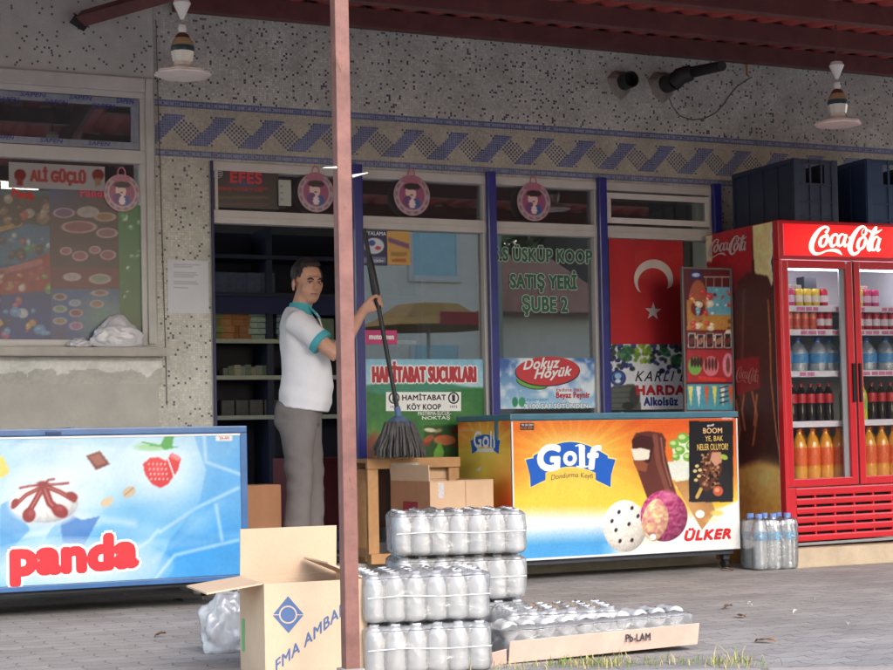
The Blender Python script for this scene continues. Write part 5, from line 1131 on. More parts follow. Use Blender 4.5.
# ------------------------------------------------------------------ water packs
PET=clear_mat('pet_bottle_plastic',(252,253,254),.56,.06,.12,(244,247,250),.2,50,fres=1.3)
SHR=clear_mat('shrink_film',(253,253,254),.20,.03,.15,(253,253,254),1.0,11,fres=1.2)
PETCAP=mat('white_blue_cap',(236,240,246),.4,var=.1)
def pet_mesh(r,h,n=12):
    m=MB(); m.lathe([(r*.7,0),(r*.98,.008),(r,.02),(r*.93,h*.25),(r,h*.3),(r*.93,h*.36),(r,h*.42),(r*.93,h*.48),(r,h*.54),(r,h*.7),(r*.72,h*.85),(r*.4,h*.93),(r*.4,h*.95)],(0,0,0),n,k=0)
    m.lathe([(r*.46,h*.935),(r*.46,h),(r*.4,h)],(0,0,0),n,k=1); me=m.mesh('bottle',[PET,PETCAP]); me.polygons.foreach_set('use_smooth',[True]*len(me.polygons)); return me
PM=pet_mesh(.0345,.165)
from mathutils import noise as MN
def film(t,w,d,h,seed,mt=SHR,sag=.006,name='shrink_film'):
    bm=bmesh.new(); bmesh.ops.create_cube(bm,size=1.0); bmesh.ops.subdivide_edges(bm,edges=list(bm.edges),cuts=22,use_grid_fill=True)
    for v in bm.verts:
        x,y,z=v.co; 
        q=(abs(x)*2)**14+(abs(y)*2)**14+(abs(z)*2)**10; f=1/max(q,1e-6)**(1/14.) if q>1 else 1
        x*=f;y*=f;z*=f
        X_=(x+.5)*w; Y_=(y+.5)*d; Z_=(z+.5)*h
        n=MN.noise(Vector((X_*9+seed,Y_*9,Z_*9)))*.005+MN.noise(Vector((X_*28,Y_*28+seed,Z_*9)))*.0022
        rg=MN.noise(Vector((X_*5+seed*3,Y_*5,Z_*7+X_*4)))
        if z<.45: n+=.0035*max(0,1-abs(rg)*9)
        bump=0
        if z>.4: bump=-.010+.012*max(0,math.cos(2*PI*(X_-.036)/.072))*max(0,math.cos(2*PI*(Y_-.036)/.072))
        if y<-.4: bump2=.007*math.cos(2*PI*(X_-.036)/.072)
        else: bump2=0
        d_=Vector((x,y,z)).normalized(); v.co=Vector((X_+d_.x*n,Y_+d_.y*n-bump2*(1 if y<0 else 0),max(.001,Z_+d_.z*n+bump)))
    me=bpy.data.meshes.new(name); bm.to_mesh(me); bm.free(); me.materials.append(mt); me.polygons.foreach_set('use_smooth',[True]*len(me.polygons)); return link(name,me,t)
def pack(lab,loc,rz,nx,ny,seed,grp='shrink wrapped water packs in the foreground',rot=None,missing=()):
    t=thing('water_pack',lab,'water pack',loc,rz,grp,rot); p_=.072
    for i in range(nx):
        for j in range(ny):
            o=link('bottle',PM,t); o.location=((i+.5)*p_,(j+.5)*p_,.002); o.rotation_euler=(0,0,random.random()*6)
    film(t,nx*p_+.006,ny*p_+.006,.172,seed)
    m=MB(); w=nx*p_+.006
    m.tube([(w*.02,-.004,.085),(w*.3,-.0065,.09),(w*.6,-.004,.083),(w*.98,-.006,.086)],.0015,5); m.build('film_seam',mat('film_white_edge',(236,240,246),.3),t,True)
    return t
H=.170
# front stack of two, left
f0=lz(-.0520*5.32+.002,5.32); f0=G(366,677); 
pack('lower wrapped bottle pack of the front stack beside the cardboard box',(f0.x,f0.y,0),math.radians(-12),6,4,1)
pack('upper wrapped bottle pack of the front stack beside the cardboard box',(f0.x+.005,f0.y+.01,H+.003),math.radians(-10.5),6,4,2)
# back stack of three
b0=G(397,650); 
for k in range(3): pack(['bottom','middle','top'][k]+' wrapped bottle pack of the tall rear stack in front of the brown box',(b0.x+[0,.006,-.004][k],b0.y+[0,.01,.0][k],k*(H+.003)),math.radians([-14,-13,-15][k]),7,4,10+k)
# single layer right
r0=G(506,658); pack('single low wrapped bottle pack right of the two stacks',(r0.x,r0.y,0),math.radians(-14),6,4,20)
# pack lying on its side in a cardboard tray
r1=G(508,664); r1b=G(697,650); tv=(r1b-r1); L=tv.length; rz=math.atan2(tv.y,tv.x)
TR=thing('bottle_tray','flat pack of lying bottles in a torn pinkish card tray right of the stacks','tray',(r1.x,r1.y,0),rz,None)
TR.rotation_euler=(math.radians(0),math.radians(-1.5),rz)
TRM=mat('pinkish_tray_card',(220,188,172),.8,var=.15,vs=8)
m=MB(); m.bbox((0,-.004,.004),(L,.0,.085),.0015,Matrix.Rotation(math.radians(16),4,'X')); m.box((0,0,.002),(L,.25,.006)); m.bbox((L-.004,0,.006),(L,.25,.07),.001); m.build('tray',TRM,TR)
m=MB(); m.bbox((-.085,-.0,.004),(-.004,.003,.06),.001,Matrix.Rotation(math.radians(-8),4,'Y')@Matrix.Rotation(math.radians(20),4,'X')); m.build('torn_flap',TRM,TR)
for i in range(int(L/.074)):
    for j in range(2):
        o=link('bottle',PM,TR); o.location=(.04+i*.074,.045+j*.0,.042+j*.062); o.rotation_euler=(math.radians(-90),0,.1*random.uniform(-1,1)); o.location.y=.03+j*.03
film(TR,L,.24,.13,33)
pl=Panel(TR.location+Matrix.Rotation(rz,3,'Z')@Vector((0,-.018,.0)),Matrix.Rotation(rz,3,'Z')@Vector((1,0,0)),(0,0,1),L,.1)
lt=Letters(pl); lt.text('Pb-LAM',625,634,650,642,mat('tray_black_ink',(50,50,60),.7),.03,lift=.006); lt.build(TR)
# loose film bag behind the box, left
o=G(224,652); crumple('film_bundle','crumpled bundle of clear film with bottles at the left of the cardboard box',(o.x+.02,o.y,.0),(.105,.07,.15),clear_mat('clear_bundle_film',(238,240,244),.38,.03,.2,bump=.4,bs=16),21,cat='film bundle',knot=False)
# six-pack of large bottles by the fridge
q0=G(757,571); SX=thing('water_six_pack','six large water bottles with pale blue labels wrapped together at the foot of the fridge','water pack',(q0.x,q0.y,0),math.radians(-4))
BIGP=clear_mat('large_pet_plastic',(244,247,252),.48,.12,.08,(232,238,246),.35,40)
m=MB(); r,h=.0455,.315
m.lathe([(r*.75,0),(r,.012),(r,.03)]+[(r*(.94 if k%2 else 1),.03+.018*k) for k in range(1,9)]+[(r,.2),(r*.98,.225),(r*.7,.27),(r*.36,.295),(r*.36,.3)],(0,0,0),16); bmesh_=m.mesh('bottle',[BIGP]); bmesh_.polygons.foreach_set('use_smooth',[True]*len(bmesh_.polygons))
lm=MB().lathe([(r*1.01,.168),(r*1.015,.172),(r*1.015,.212),(r*1.0,.216)],(0,0,0),16).mesh('label',[mat('pale_blue_label',(120,176,214),.4,var=.5,vs=60)]); cm_=MB().lathe([(r*.42,.293),(r*.42,.316),(r*.38,.318)],(0,0,0),12).mesh('cap',[CAPL])
for i in range(3):
    for j in range(2):
        o=link('bottle',bmesh_,SX); o.location=(.048+.093*i,.048+.093*j,.001); 
        l=link('label',lm,o); c=link('cap',cm_,o)
film(SX,.285,.192,.30,44,clear_mat('thin_wrap',(235,240,245),.12,.06,.1,bump=.5,bs=22),name='wrap')
# ------------------------------------------------------------------ mop
y_=-.46; A=P(364,229,-.42); B=P(399,418,-.46); 
MP=thing('mop','black handled grey string mop standing head down on the wooden stand','mop',B)
d=A-B; BLKH=mat('black_mop_handle',(30,30,34),.4); m=MB(); m.tube([(0,0,0),d],.0125,10); m.build('handle',BLKH,MP,True)
k=d*.36; MB().tube([d*.60,d*.67,d*.82,d*.86],[.016,.024,.020,.013],10).build('grip_sleeve',BLKH,MP,True)
MB().tube([d*.005,d*.06],.018,10).build('socket',mat('blue_mop_socket',(84,112,150),.6),MP,True)
zf=WS.location.z+(zt_-.11)   # top of the stand
hh=B.z-zf
m=MB(); rr=random.Random(5)
m.lathe([(.02,.012),(.038,.0),(.058,-.026),(.064,-.045)],(0,0,0),24,Matrix.Diagonal((1.15,.9,1,1)),wob=lambda a,z:1+.08*math.sin(5*a)); m.build('blue_cloth_top',mat('blue_mop_cloth',(84,102,134),.9,var=.3,vs=20,bump=.4),MP,True)
m=MB()
for i in range(190):
    a=rr.uniform(0,2*PI); r0=rr.uniform(.02,.072); r1=r0*rr.uniform(1.3,1.95); dz=hh-rr.uniform(.003,.02)
    x0,y0=r0*math.cos(a)*1.1,r0*math.sin(a)*.8; x1,y1=r1*math.cos(a)*1.15,r1*math.sin(a)*.85
    m.tube([(x0,y0,-.02),(x0*1.25+rr.uniform(-.01,.01),y0*1.25,-dz*.4),(x1,y1,-dz*.8),(x1*1.03,y1*1.03,-dz)],[.006,.008,.008,.005],5)
m.build('mop_strings',mat('grey_mop_string',(92,88,88),.95,var=.45,vs=30),MP,True)
# ------------------------------------------------------------------ litter and weeds
LF=[mat('dry_leaf',(176,132,92),.8,var=.3,vs=20),mat('dark_leaf',(110,84,66),.8,var=.3,vs=20),mat('paper_scrap',(214,208,200),.8)]
rr=random.Random(3)
spots=[(178,602,1,'tan dry leaf lying under the blue freezer edge',.05),(205,600,2,'white paper scrap near the open box flap',.03),(160,636,1,'dark thin leaf on the paving left of the box',.035),(727,570,1,'brown leaf by the orange freezer caster',.045),(742,617,0,'tan leaf in the middle of the right paving',.05),(728,608,1,'thin dark leaf above the tan one on the paving',.04),(814,600,2,'pale pebble scrap below the red fridge',.018),(795,613,2,'pale scrap left of the other pale pebble',.018),(848,625,2,'lone pale scrap at the far right of the paving',.02),(765,642,0,'orange tan leaf near the weeds at the right',.055),(127,597,2,'small white scrap under the middle of the blue freezer',.02),(750,605,2,'tiny pale scrap beside the tan leaf',.012)]
for (x,y,k,lab,s) in spots:
    o=G(x,y,.004); m=MB(); n=7; vs=[];fs=[]
    for i in range(n):
        t_=i/(n-1); w=math.sin(PI*min(.97,max(.03,t_)))*.42
        z=.006+.010*math.sin(t_*3+rr.random()); vs+=[((t_-.5)*s*1.6,-w*s,z+.006),((t_-.5)*s*1.6,0,z),((t_-.5)*s*1.6,w*s,z+.007)]
    for i in range(n-1): fs+=[(3*i,3*i+1,3*i+4,3*i+3),(3*i+1,3*i+2,3*i+5,3*i+4)]
    m.add(vs,fs); ob=m.build('leaf' if k<2 else 'paper_scrap',LF[0 if k==0 else k]); ob.location=o-Vector((0,0,.006)); ob.rotation_euler=(0,0,rr.uniform(0,6)); tag(ob,lab,'leaf' if k<2 else 'scrap')
GRM=[mat('weed_green',(120,140,70),.8,var=.3,vs=30),mat('weed_straw',(196,180,120),.8,var=.3,vs=30)]
m=MB()
def blades(cx,cy,n,sx,sy,hmin,hmax):
    o=G(cx,cy)
    for i in range(int(n*.45)):
        x=o.x+rr.gauss(0,sx); y=o.y+rr.gauss(0,sy); h=rr.uniform(hmin,hmax); a=rr.uniform(0,2*PI); l=rr.uniform(.2,.9)*h; w=rr.uniform(.001,.0022)
        pts=[Vector((x+l*t*t*math.cos(a),y+l*t*t*math.sin(a),h*t*(1-.25*t))) for t in (0,.4,.75,1)]
        s=Vector((-math.sin(a),math.cos(a),0))*w; vs=[];
        for j,q in enumerate(pts): f=(1,1,.7,.1)[j]; vs+=[q-s*f,q+s*f]
        m.add(vs,[(2*j,2*j+1,2*j+3,2*j+2) for j in range(3)],k=0 if rr.random()<.5 else 1)
for (x,y,n) in ((530,668,40),(560,666,110),(585,664,140),(603,667,150),(622,664,60),(655,665,40),(480,669,60),(668,663,60),(700,664,50),(722,664,110),(738,662,70),(748,668,60),(455,669,50)): blades(x,y,n,.055,.03,.015,.05)
blades(728,664,12,.04,.02,.07,.12); blades(618,664,14,.06,.02,.05,.09)
tag(m.build('weeds',GRM),'sparse green and straw coloured weeds along the kerb stones','weeds',None,'stuff')
KB=mat('kerb_stone',(168,158,152),.9,var=.25,vs=6,bump=.5,bs=40)
ka=G(440,672); kb=G(742,668); kd=(kb-ka).normalized(); ang=math.atan2(kd.y,kd.x); L=(kb-ka).length
for i,(t0,t1) in enumerate(((-.9,-.32),(-.30,.28),(.30,L*.62),(L*.64,L*1.05),(L*1.07,L*1.6))):
    o=thing('kerb_stone',['pale kerb stone at the foot of the pink post','pale kerb stone just right of the pink post','long middle kerb stone behind the weeds','short right kerb stone in the weeds','rightmost kerb stone beyond the weeds'][i],'kerb stone',ka+kd*t0+Vector((0,-.10,0)),ang) if False else None
    b=MB().bbox((0,-.16,-.05),(t1-t0,-.055,.010),.012).build('kerb_stone',KB); b.location=ka+kd*t0; b.rotation_euler=(0,0,ang+.004*(-1)**i)
    tag(b,['pale kerb stone left of the pink post foot','pale kerb stone just right of the pink post foot','long middle kerb stone beside the weeds','short kerb stone beside the right clump of weeds','rightmost kerb stone beyond the weeds'][i],'kerb stone')
# ------------------------------------------------------------------ the other side of the street (seen mirrored in the glass)
def MR(px,py,y): v=P(px,py,y); return Vector((v.x,-v.y,v.z))
def mtile(name,c):
    m=mat(name,c,.8,var=.35,vs=4,bump=.8,bs=16); return m
HW=mat('house_wall_cream',(228,216,200),.9,var=.1); TILE=mtile('roof_tile_brown',(156,112,96)); HWH=mat('house_wall_white',(214,208,200),.9,var=.1)
yb=19.0
a=MR(487,345,yb); b=MR(604,345,yb); ze=MR(540,312,yb).z; zr_=MR(540,256,yb+3).z
t=thing('tiled_house','low cream house with brown tiled roof across the street','house',(a.x,-yb,0)); w=b.x-a.x
MB().box((0,-6,0),(w,0,ze)).build('wall',HW,t)
m=MB(); n=60
for k in range(n):      # barrel tiles as ridges
    x=-.4+(w+.8)*k/n; m.tube([(x,.5,ze-.05),(x,-3,zr_)],[(w/n)*.62]*2,6)
m.add([(-.4,.5,ze-.06),(w+.4,.5,ze-.06),(w+.4,-3,zr_),(-.4,-3,zr_),(-.4,-6.5,ze-.06),(w+.4,-6.5,ze-.06)],[(0,1,2,3),(3,2,5,4)]); m.build('roof',TILE,t)
for x in (1,3.2): wn=MB().bbox((x,-.02,1.),(x+.9,.03,2.1),.01).build('window',mat('dark_window',(40,46,54),.1),t); MB().bbox((x-.06,.0,.94),(x+.96,.02,1.0),.005).build('sill',HWH,wn)
c=MR(350,300,yb); d_=MR(485,300,yb); t=thing('tall_house','two storey pale house with a light blue framed window across the street','house',(c.x,-yb+.5,0)); w=d_.x-c.x-.3
zt2_=MR(440,150,yb).z; MB().box((-1.5,-7,0),(w,0,zt2_)).build('wall',HW,t)
p0=MR(414,275,yb-.5); p1=MR(456,232,yb-.5); 
for dz in (0,-2.6): wn=MB().bbox((p0.x-c.x,.0,p0.z+dz),(p1.x-c.x,.04,p1.z+.5+dz),.01).build('window',mat('pale_blue_glass',(150,190,200),.15),t); m=MB(); m.bbox((p0.x-c.x-.1,.0,p0.z-.12+dz),(p1.x-c.x+.1,.06,p0.z+dz),.01); m.bbox((p0.x-c.x-.1,.0,p0.z+dz),(p0.x-c.x,.06,p1.z+.5+dz),.01); m.bbox((p1.x-c.x,.0,p0.z+dz),(p1.x-c.x+.1,.06,p1.z+.5+dz),.01); m.build('frame',HWH,wn)
MB().box((p1.x-c.x+.5,.0,0),(p1.x-c.x+.9,.12,zt2_)).build('pilaster',mat('pilaster_grey',(150,150,140),.9),t)
MB().box((-1.8,-7.3,zt2_),(w+.3,.5,zt2_+.3)).build('roof',TILE,t)
# neighbours that fill the street so the panes mirror a real place
for (x,w,h,c,lab) in ((-14,9,6.5,(190,186,176),'grey three bay house at the far left across the street'),(-4.6,7,5.,(206,192,160),'ochre house beside the tall pale house across the street'),(b.x+2,9,5.6,(84,80,76),'dark grey house right of the tiled one across the street')):
    t=thing('street_house',lab,'house',(x,-yb-.4,0)); MB().box((0,-7,0),(w,0,h)).build('wall',mat('wall_%d'%c[2],c,.9),t)
    m=MB(); m.add([(-.3,.5,h),(w+.3,.5,h),(w+.3,-3.5,h+1.5),(-.3,-3.5,h+1.5),(-.3,-7.4,h),(w+.3,-7.4,h)],[(0,1,2,3),(3,2,5,4),(0,3,4),(1,5,2),(0,4,5,1)]); m.build('roof',TILE,t)
    for k in range(3):
        for zz in (1,3.6): MB().bbox((.8+k*w/3,-.01,zz),(1.8+k*w/3,.05,zz+1.2),.01).build('window',MATS['dark_window'],t)
# ochre parasol with a red band, parked dark car
def bush(name,lab,cat,loc,R,H,n,cols,trunk=None,seed=1,leaf=.09):
    r=random.Random(seed); t=thing(name,lab,cat,loc)
    if trunk:
        m=MB(); m.tube([(0,0,0),(.05,.03,trunk*.5),(.0,.0,trunk)],[.17,.13,.1],8)
        for k in range(5):
            a=k*1.26; m.tube([(0,0,trunk*.9),(math.cos(a)*R*.35,math.sin(a)*R*.35,trunk+H*.35),(math.cos(a)*R*.6,math.sin(a)*R*.6,trunk+H*.6)],[.08,.05,.02],6)
        m.build('trunk',mat('bark',(84,70,58),.9,var=.3,vs=8),t)
    m=MB(); cl=[(Vector((r.gauss(0,R*.45),r.gauss(0,R*.45),(trunk or 0)+H*r.uniform(.15,.95))),r.uniform(.25,.5)*R) for _ in range(16)]
    for i in range(n):
        c,s=r.choice(cl); d=Vector((r.gauss(0,1),r.gauss(0,1),r.gauss(0,1))).normalized()*s*r.uniform(.6,1.05); p=c+d
        u=Vector((r.gauss(0,1),r.gauss(0,1),r.gauss(0,1))).normalized()*leaf; v=u.cross(Vector((r.gauss(0,1),r.gauss(0,1),r.gauss(0,1)))).normalized()*leaf*.5
        m.add([p-u,p+v,p+u,p-v],[(0,1,2,3)],k=r.randrange(2))
    m.build('crown',[mat('leaf_a',cols[0],.7),mat('leaf_b',cols[1],.7)],t)
bush('street_tree','leafy street tree behind the tiled house across the street','tree',(MR(500,300,27).x,-27,0),2.3,3.6,2600,((70,92,50),(96,116,62)),2.6,4,.13)
bush('street_tree','thin leafy tree at the right across the street','tree',(MR(600,300,26).x,-26,0),2.0,3.2,2200,((70,92,50),(90,106,56)),2.8,9,.12)
v=MR(430,330,13.5); t=thing('parasol','ochre market parasol with a red band across the street','parasol',(v.x,-13.5,0))
zt_p=MR(430,303,13.5).z; zb_p=MR(430,331,13.5).z
m=MB(); m.lathe([(1.1,zb_p+.04),(1.1,zb_p+.05),(.85,zb_p+.16),(.5,zt_p-.03),(.04,zt_p+.02)],(0,0,0),8); m.build('canopy',mat('ochre_canvas',(164,122,54),.9),t); MB().tube([(0,0,0.05),(0,0,zt_p)],.03,8).build('pole',CHR,t); m=MB(); m.bbox((-.3,1.12,zb_p+.01),(.3,1.2,zb_p+.2),.01); m.build('red_panel',mat('red_canvas_panel',(150,40,40),.8),t); MB().bbox((-.3,-.3,0),(.3,.3,.06),.02).build('foot',CONC,t)
# parked car
v=MR(545,350,14.6); t=thing('parked_car','dark blue parked saloon car across the street','car',(v.x-2.2,-15.4,0))
CARP=mat('dark_car_paint',(36,44,62),.25,metal=.3,coat=.8); CG=mat('car_glass',(30,36,40),.05)
m=MB(); prof=[(0,.35),(.05,.75),(.9,.92),(1.5,1.38),(2.9,1.42),(3.6,1.0),(4.2,.92),(4.3,.4)]
m.prism(prof,0,1.65,lambda x,y,z:Vector((x,z,y))); m.build('body',CARP,t)
m=MB(); m.prism([(1.05,.96),(1.58,1.33),(2.2,1.35),(2.2,.96)],1.652,1.66,lambda x,y,z:Vector((x,z,y))); m.prism([(2.27,.96),(2.27,1.35),(2.85,1.36),(3.4,1.0)],1.652,1.66,lambda x,y,z:Vector((x,z,y))); m.build('window',CG,t)
for x in (.8,3.4):
    for y in (.1,1.56): w_=MB().lathe([(.2,-.1),(.33,-.1),(.33,.1),(.2,.1)],(x,y,.33),20,Matrix.Rotation(PI/2,4,'X')).build('wheel',MATS['black_rubber'],t); MB().lathe([(.19,-.105),(.19,.105)],(x,y,.33),16,Matrix.Rotation(PI/2,4,'X')).build('rim',CHR,w_)
# ------------------------------------------------------------------ the man in the doorway
SKIN=mat('skin',(210,158,134),.55,var=.16,vs=22,bump=.12,bs=90); SHIRT=mat('white_polo_cloth',(234,233,240),.9,var=.06,vs=5,bump=.12,bs=45); TURQ=mat('turquoise_trim',(78,172,186),.85,var=.08); TRO=mat('grey_trouser_cloth',(124,118,118),.9,var=.12,vs=10,bump=.15,bs=60); HAIR=mat('dark_brown_hair',(44,36,34),.6,var=.3,vs=60); SHOE=mat('black_shoe',(28,26,26),.4)
pp0=P(301,430,-.13); YAW=math.radians(-30)
PE=thing('person','man in a white polo shirt with turquoise collar and grey trousers reaching for the mop','person',(pp0.x,-.13,.111),YAW)
Rp=Matrix.Rotation(YAW,3,'Z'); toL=lambda w: Rp.inverted()@(Vector(w)-PE.location)
V_=Vector
hand=toL(Vector(MP.location)+d_m) if False else None
# the point of the handle the fist closes round
mA=Vector(MP.location)+d*0.0; hz=P(377,303,-.45).z; tt=(hz-MP.location.z)/d.z; grip=toL(Vector(MP.location)+d*tt); hdir=(Rp.inverted()@d).normalized()
sh=V_((.015,-.158,1.315)); elb=V_((.235,-.19,1.13)); 
wr=grip+V_((-.075,-.015,-.035))
el_dir=(wr-elb)
head=V_((.050,0,1.535)); TURN=math.radians(-52); Hh=Matrix.Translation(head)@Matrix.Rotation(TURN,4,'Z')@Matrix.Rotation(math.radians(6),4,'Y')@Matrix.Scale(1.05,4)
hp_=lambda x,y,z:Hh@V_((x,y,z))
b=MB()
# torso core, neck, head
b.tube([(-.01,0,.86),(.0,0,1.0),(.0,0,1.15),(-.01,0,1.28),(-.01,0,1.36)],[(.095,.12),(.10,.12),(.09,.12),(.08,.13),(.055,.10)],20,side=(1,0,0))
b.tube([(-.01,0,1.33),(.012,0,1.40),(.035,0,1.47),(.045,0,1.50)],[(.066,.07),(.056,.058),(.055,.056),(.055,.055)],16,side=(1,0,0))
R3=Hh.to_3x3().normalized()
b.ell(hp_(-.012,0,.035),(.094,.076,.088),R3,20)          # skull
b.ell(hp_(.030,0,-.030),(.058,.060,.075),R3,18)          # face
b.ell(hp_(.048,0,-.078),(.034,.036,.028),R3,14)          # chin
b.ell(hp_(.040,.034,-.030),(.03,.026,.03),R3,12); b.ell(hp_(.040,-.034,-.030),(.03,.026,.03),R3,12)   # cheeks
b.ell(hp_(.012,.040,-.060),(.035,.02,.035),R3,12); b.ell(hp_(.012,-.040,-.060),(.035,.02,.035),R3,12)  # jaw corners
b.tube([hp_(.078,-.034,.024),hp_(.085,-.012,.026),hp_(.085,.012,.026),hp_(.078,.034,.024)],.011,8)      # brow
b.tube([hp_(.082,0,.018),hp_(.097,0,-.006),hp_(.106,0,-.020),hp_(.094,0,-.030)],[.008,.010,.013,.010],8) # nose
b.ell(hp_(.092,.010,-.024),(.010,.008,.007),R3,8); b.ell(hp_(.092,-.010,-.024),(.010,.008,.007),R3,8)
b.tube([hp_(.078,-.022,-.050),hp_(.087,-.008,-.047),hp_(.087,.008,-.047),hp_(.078,.022,-.050)],.0065,8)  # upper lip
b.tube([hp_(.076,-.018,-.058),hp_(.085,0,-.060),hp_(.076,.018,-.058)],.0070,8)
for s in (1,-1): b.ell(hp_(-.008,s*.078,-.008),(.020,.009,.031),R3@Matrix.Rotation(s*.3,3,'Z'),12); b.ell(hp_(-.004,s*.078,-.033),(.011,.008,.012),R3,8)
# near (right) arm
b.tube([sh+V_((-.02,.03,.0)),sh,sh.lerp(elb,.3),sh.lerp(elb,.65),elb,elb.lerp(wr,.12),elb.lerp(wr,.35),elb.lerp(wr,.7),wr],[.05,.054,.05,.045,.041,.043,.043,.033,.026],14)
# palm and fingers round the handle
pal=grip+V_((-.035,-.01,-.012)); fw_=(grip-wr).normalized(); side=hdir; up=fw_.cross(side).normalized()
b.tube([wr,wr.lerp(pal,.5),pal,pal+fw_*.02],[(.026,.022),(.034,.019),(.042,.018),(.040,.016)],12,side=side)
for k in range(4):
    o=grip+side*(.030-.020*k); rad=.0225; L_=(1.0,1.08,1.02,.85)[k]
    base=pal+side*(.030-.020*k)+fw_*.012-up*.006
    pts=[base]; n0=-up
    for q in range(6):
        a=math.radians(-150+ (q+1)*46*L_); c_=o+ (fw_*math.cos(math.radians(180)-0)*0)
        pts.append(o+ (-up*math.sin(math.radians(20+48*q*L_)) - fw_*math.cos(math.radians(20+48*q*L_)))*rad)
    b.tube(pts,[.0095,.0095,.009,.009,.0085,.008,.007],8)
tb=pal-side*.0+up*.012+side*.028
b.tube([wr+up*.008+side*.016,pal+up*.014+side*.034,grip+up*.020+side*.042,grip+up*.022+side*.020+fw_*.012],[.013,.013,.011,.009],8)
# far (left) arm, reaching low on the same handle side
shL=V_((-.005,.165,1.325)); elL=V_((-.04,.21,1.06)); wrL=V_((-.02,.19,.83))
b.tube([shL+V_((-.02,-.03,0)),shL,shL.lerp(elL,.5),elL,elL.lerp(wrL,.35),wrL],[.05,.052,.046,.040,.040,.026],12)
b.tube([wrL,wrL+V_((.012,-.004,-.05)),wrL+V_((.018,-.006,-.09))],[(.026,.02),(.036,.016),(.034,.014)],10,side=(1,0,0))
for k in range(4):
    o=wrL+V_((.042-.018*k,-.006,-.088)); l=(.068,.075,.07,.055)[k]; b.tube([o,o+V_((.004,-.004,-l*.45)),o+V_((.006,-.014,-l*.8)),o+V_((.004,-.026,-l))],[.009,.0085,.008,.007],8)
b.tube([wrL+V_((.022,-.002,-.015)),wrL+V_((.050,-.014,-.05)),wrL+V_((.056,-.020,-.082))],[.012,.011,.009],8)
# legs and feet (continuous with the trunk)
for s,fx in ((-1,-.0),(1,.05)):
    b.tube([(-.005,s*.062,.86),(-.0,s*.07,.78),(fx*.3+.0,s*.08,.62),(fx*.6+.01,s*.08,.46),(fx*.8-.01,s*.08,.30),(fx-.02,s*.08,.09),(fx-.02,s*.08,.05)],[(.065,.055),(.075,.065),(.066,.06),(.055,.052),(.055,.05),(.036,.034),(.04,.036)],14,side=(1,0,0))
    b.tube([(fx-.06,s*.08,.045),(fx+.02,s*.085,.045),(fx+.12,s*.09,.035),(fx+.17,s*.095,.03)],[(.035,.032),(.042,.036),(.028,.04),(.018,.03)],12,side=(0,0,1))
body=solid(b,'body',SKIN,PE,.0062,3)
# hair
def hd(co):
    return co
b=MB(); b.ell(hp_(-.022,0,.048),(.096,.083,.090),R3,24); b.ell(hp_(.030,0,.098),(.050,.058,.026),R3,14); b.ell(hp_(-.060,0,-.005),(.050,.066,.060),R3,16)
for s in (1,-1): b.ell(hp_(.012,s*.068,.030),(.026,.013,.038),R3,10)
hair=solid(b,'hair',HAIR,PE,.006,2)
bm=bmesh.new(); bm.from_mesh(hair.data)      # cut the hairline: forehead and temples clear
Hi=Hh.inverted(); kill=[v for v in bm.verts if (lambda q:(q.x>.045 and q.z<.082) or (q.x>.018 and q.z<.030) or q.z<-.052 or (q.x>.060 and q.z<.088 and abs(q.y)<.05))(Hi@v.co)]
bmesh.ops.delete(bm,geom=kill,context='VERTS'); bm.to_mesh(hair.data); bm.free()
# face details
EYEW=mat('eye_white',(206,200,196),.3,var=0); EYED=mat('eye_dark',(30,22,20),.2,var=0); BROW=mat('eyebrow_hair',(40,30,28),.8); LIP=mat('lip',(150,88,82),.5)
for s in (1,-1):
    e=MB().ell(hp_(.0775,s*.027,.004),(.0075,.0125,.0055),R3,12).build('eye',EYEW,PE,True); MB().ell(hp_(.0840,s*.027-.002,.0042),(.0022,.0048,.0050),R3,10).build('iris',EYED,e,True)
    MB().tube([hp_(.090,s*.011,.021),hp_(.092,s*.026,.027),hp_(.083,s*.044,.021)],[.0042,.005,.003],6).build('eyebrow',BROW,PE,True)
    MB().tube([hp_(.0815,s*.012,.009),hp_(.0875,s*.027,.0125),hp_(.078,s*.042,.007)],[.0020,.0026,.0018],6).build('eyelid',mat('eyelid_skin',(150,100,84),.6),PE,True)
MB().tube([hp_(.083,-.022,-.0535),hp_(.0935,-.008,-.0525),hp_(.0935,.008,-.0525),hp_(.083,.022,-.0535)],[.0018,.0026,.0026,.0018],6).build('mouth',LIP,PE,True)
# polo shirt: torso shell + two short sleeves
def sleeve(bb,s0,e0,r0,r1,t1): bb.tube([s0+V_((-.005,.05*(1 if s0.y<0 else -1),.0)),s0,s0.lerp(e0,t1*.5),s0.lerp(e0,t1)],[r0*1.02,r0*1.1,r0,r1],18)
b=MB()
b.tube([(.02,0,.845),(.028,0,.90),(.040,0,.98),(.040,0,1.05),(.022,0,1.14),(.008,0,1.23),(-.004,0,1.31),(-.008,0,1.365),(-.002,0,1.40)],
       [(.142,.160),(.147,.164),(.148,.162),(.142,.158),(.130,.160),(.121,.168),(.104,.164),(.080,.122),(.062,.072)],36,side=(1,0,0))
sleeve(b,sh,elb,.066,.068,.62); sleeve(b,shL,elL,.072,.068,.62)
from mathutils import noise as MN2
def wr_(co):
    n=MN2.noise(V_((co.x*7,co.y*7,co.z*4+2)))*.010+MN2.noise(V_((co.x*16,co.y*16,co.z*9)))*.007
    if co.z<1.05: n+=.004*math.sin(co.z*70+co.x*16)*max(0,1.05-co.z)*4
    d_=V_((co.x,co.y,0)); d_=d_.normalized() if d_.length>.02 else V_((0,0,0)); return co+d_*n
shirt=solid(b,'polo_shirt',SHIRT,PE,.0085,5,disp=wr_)
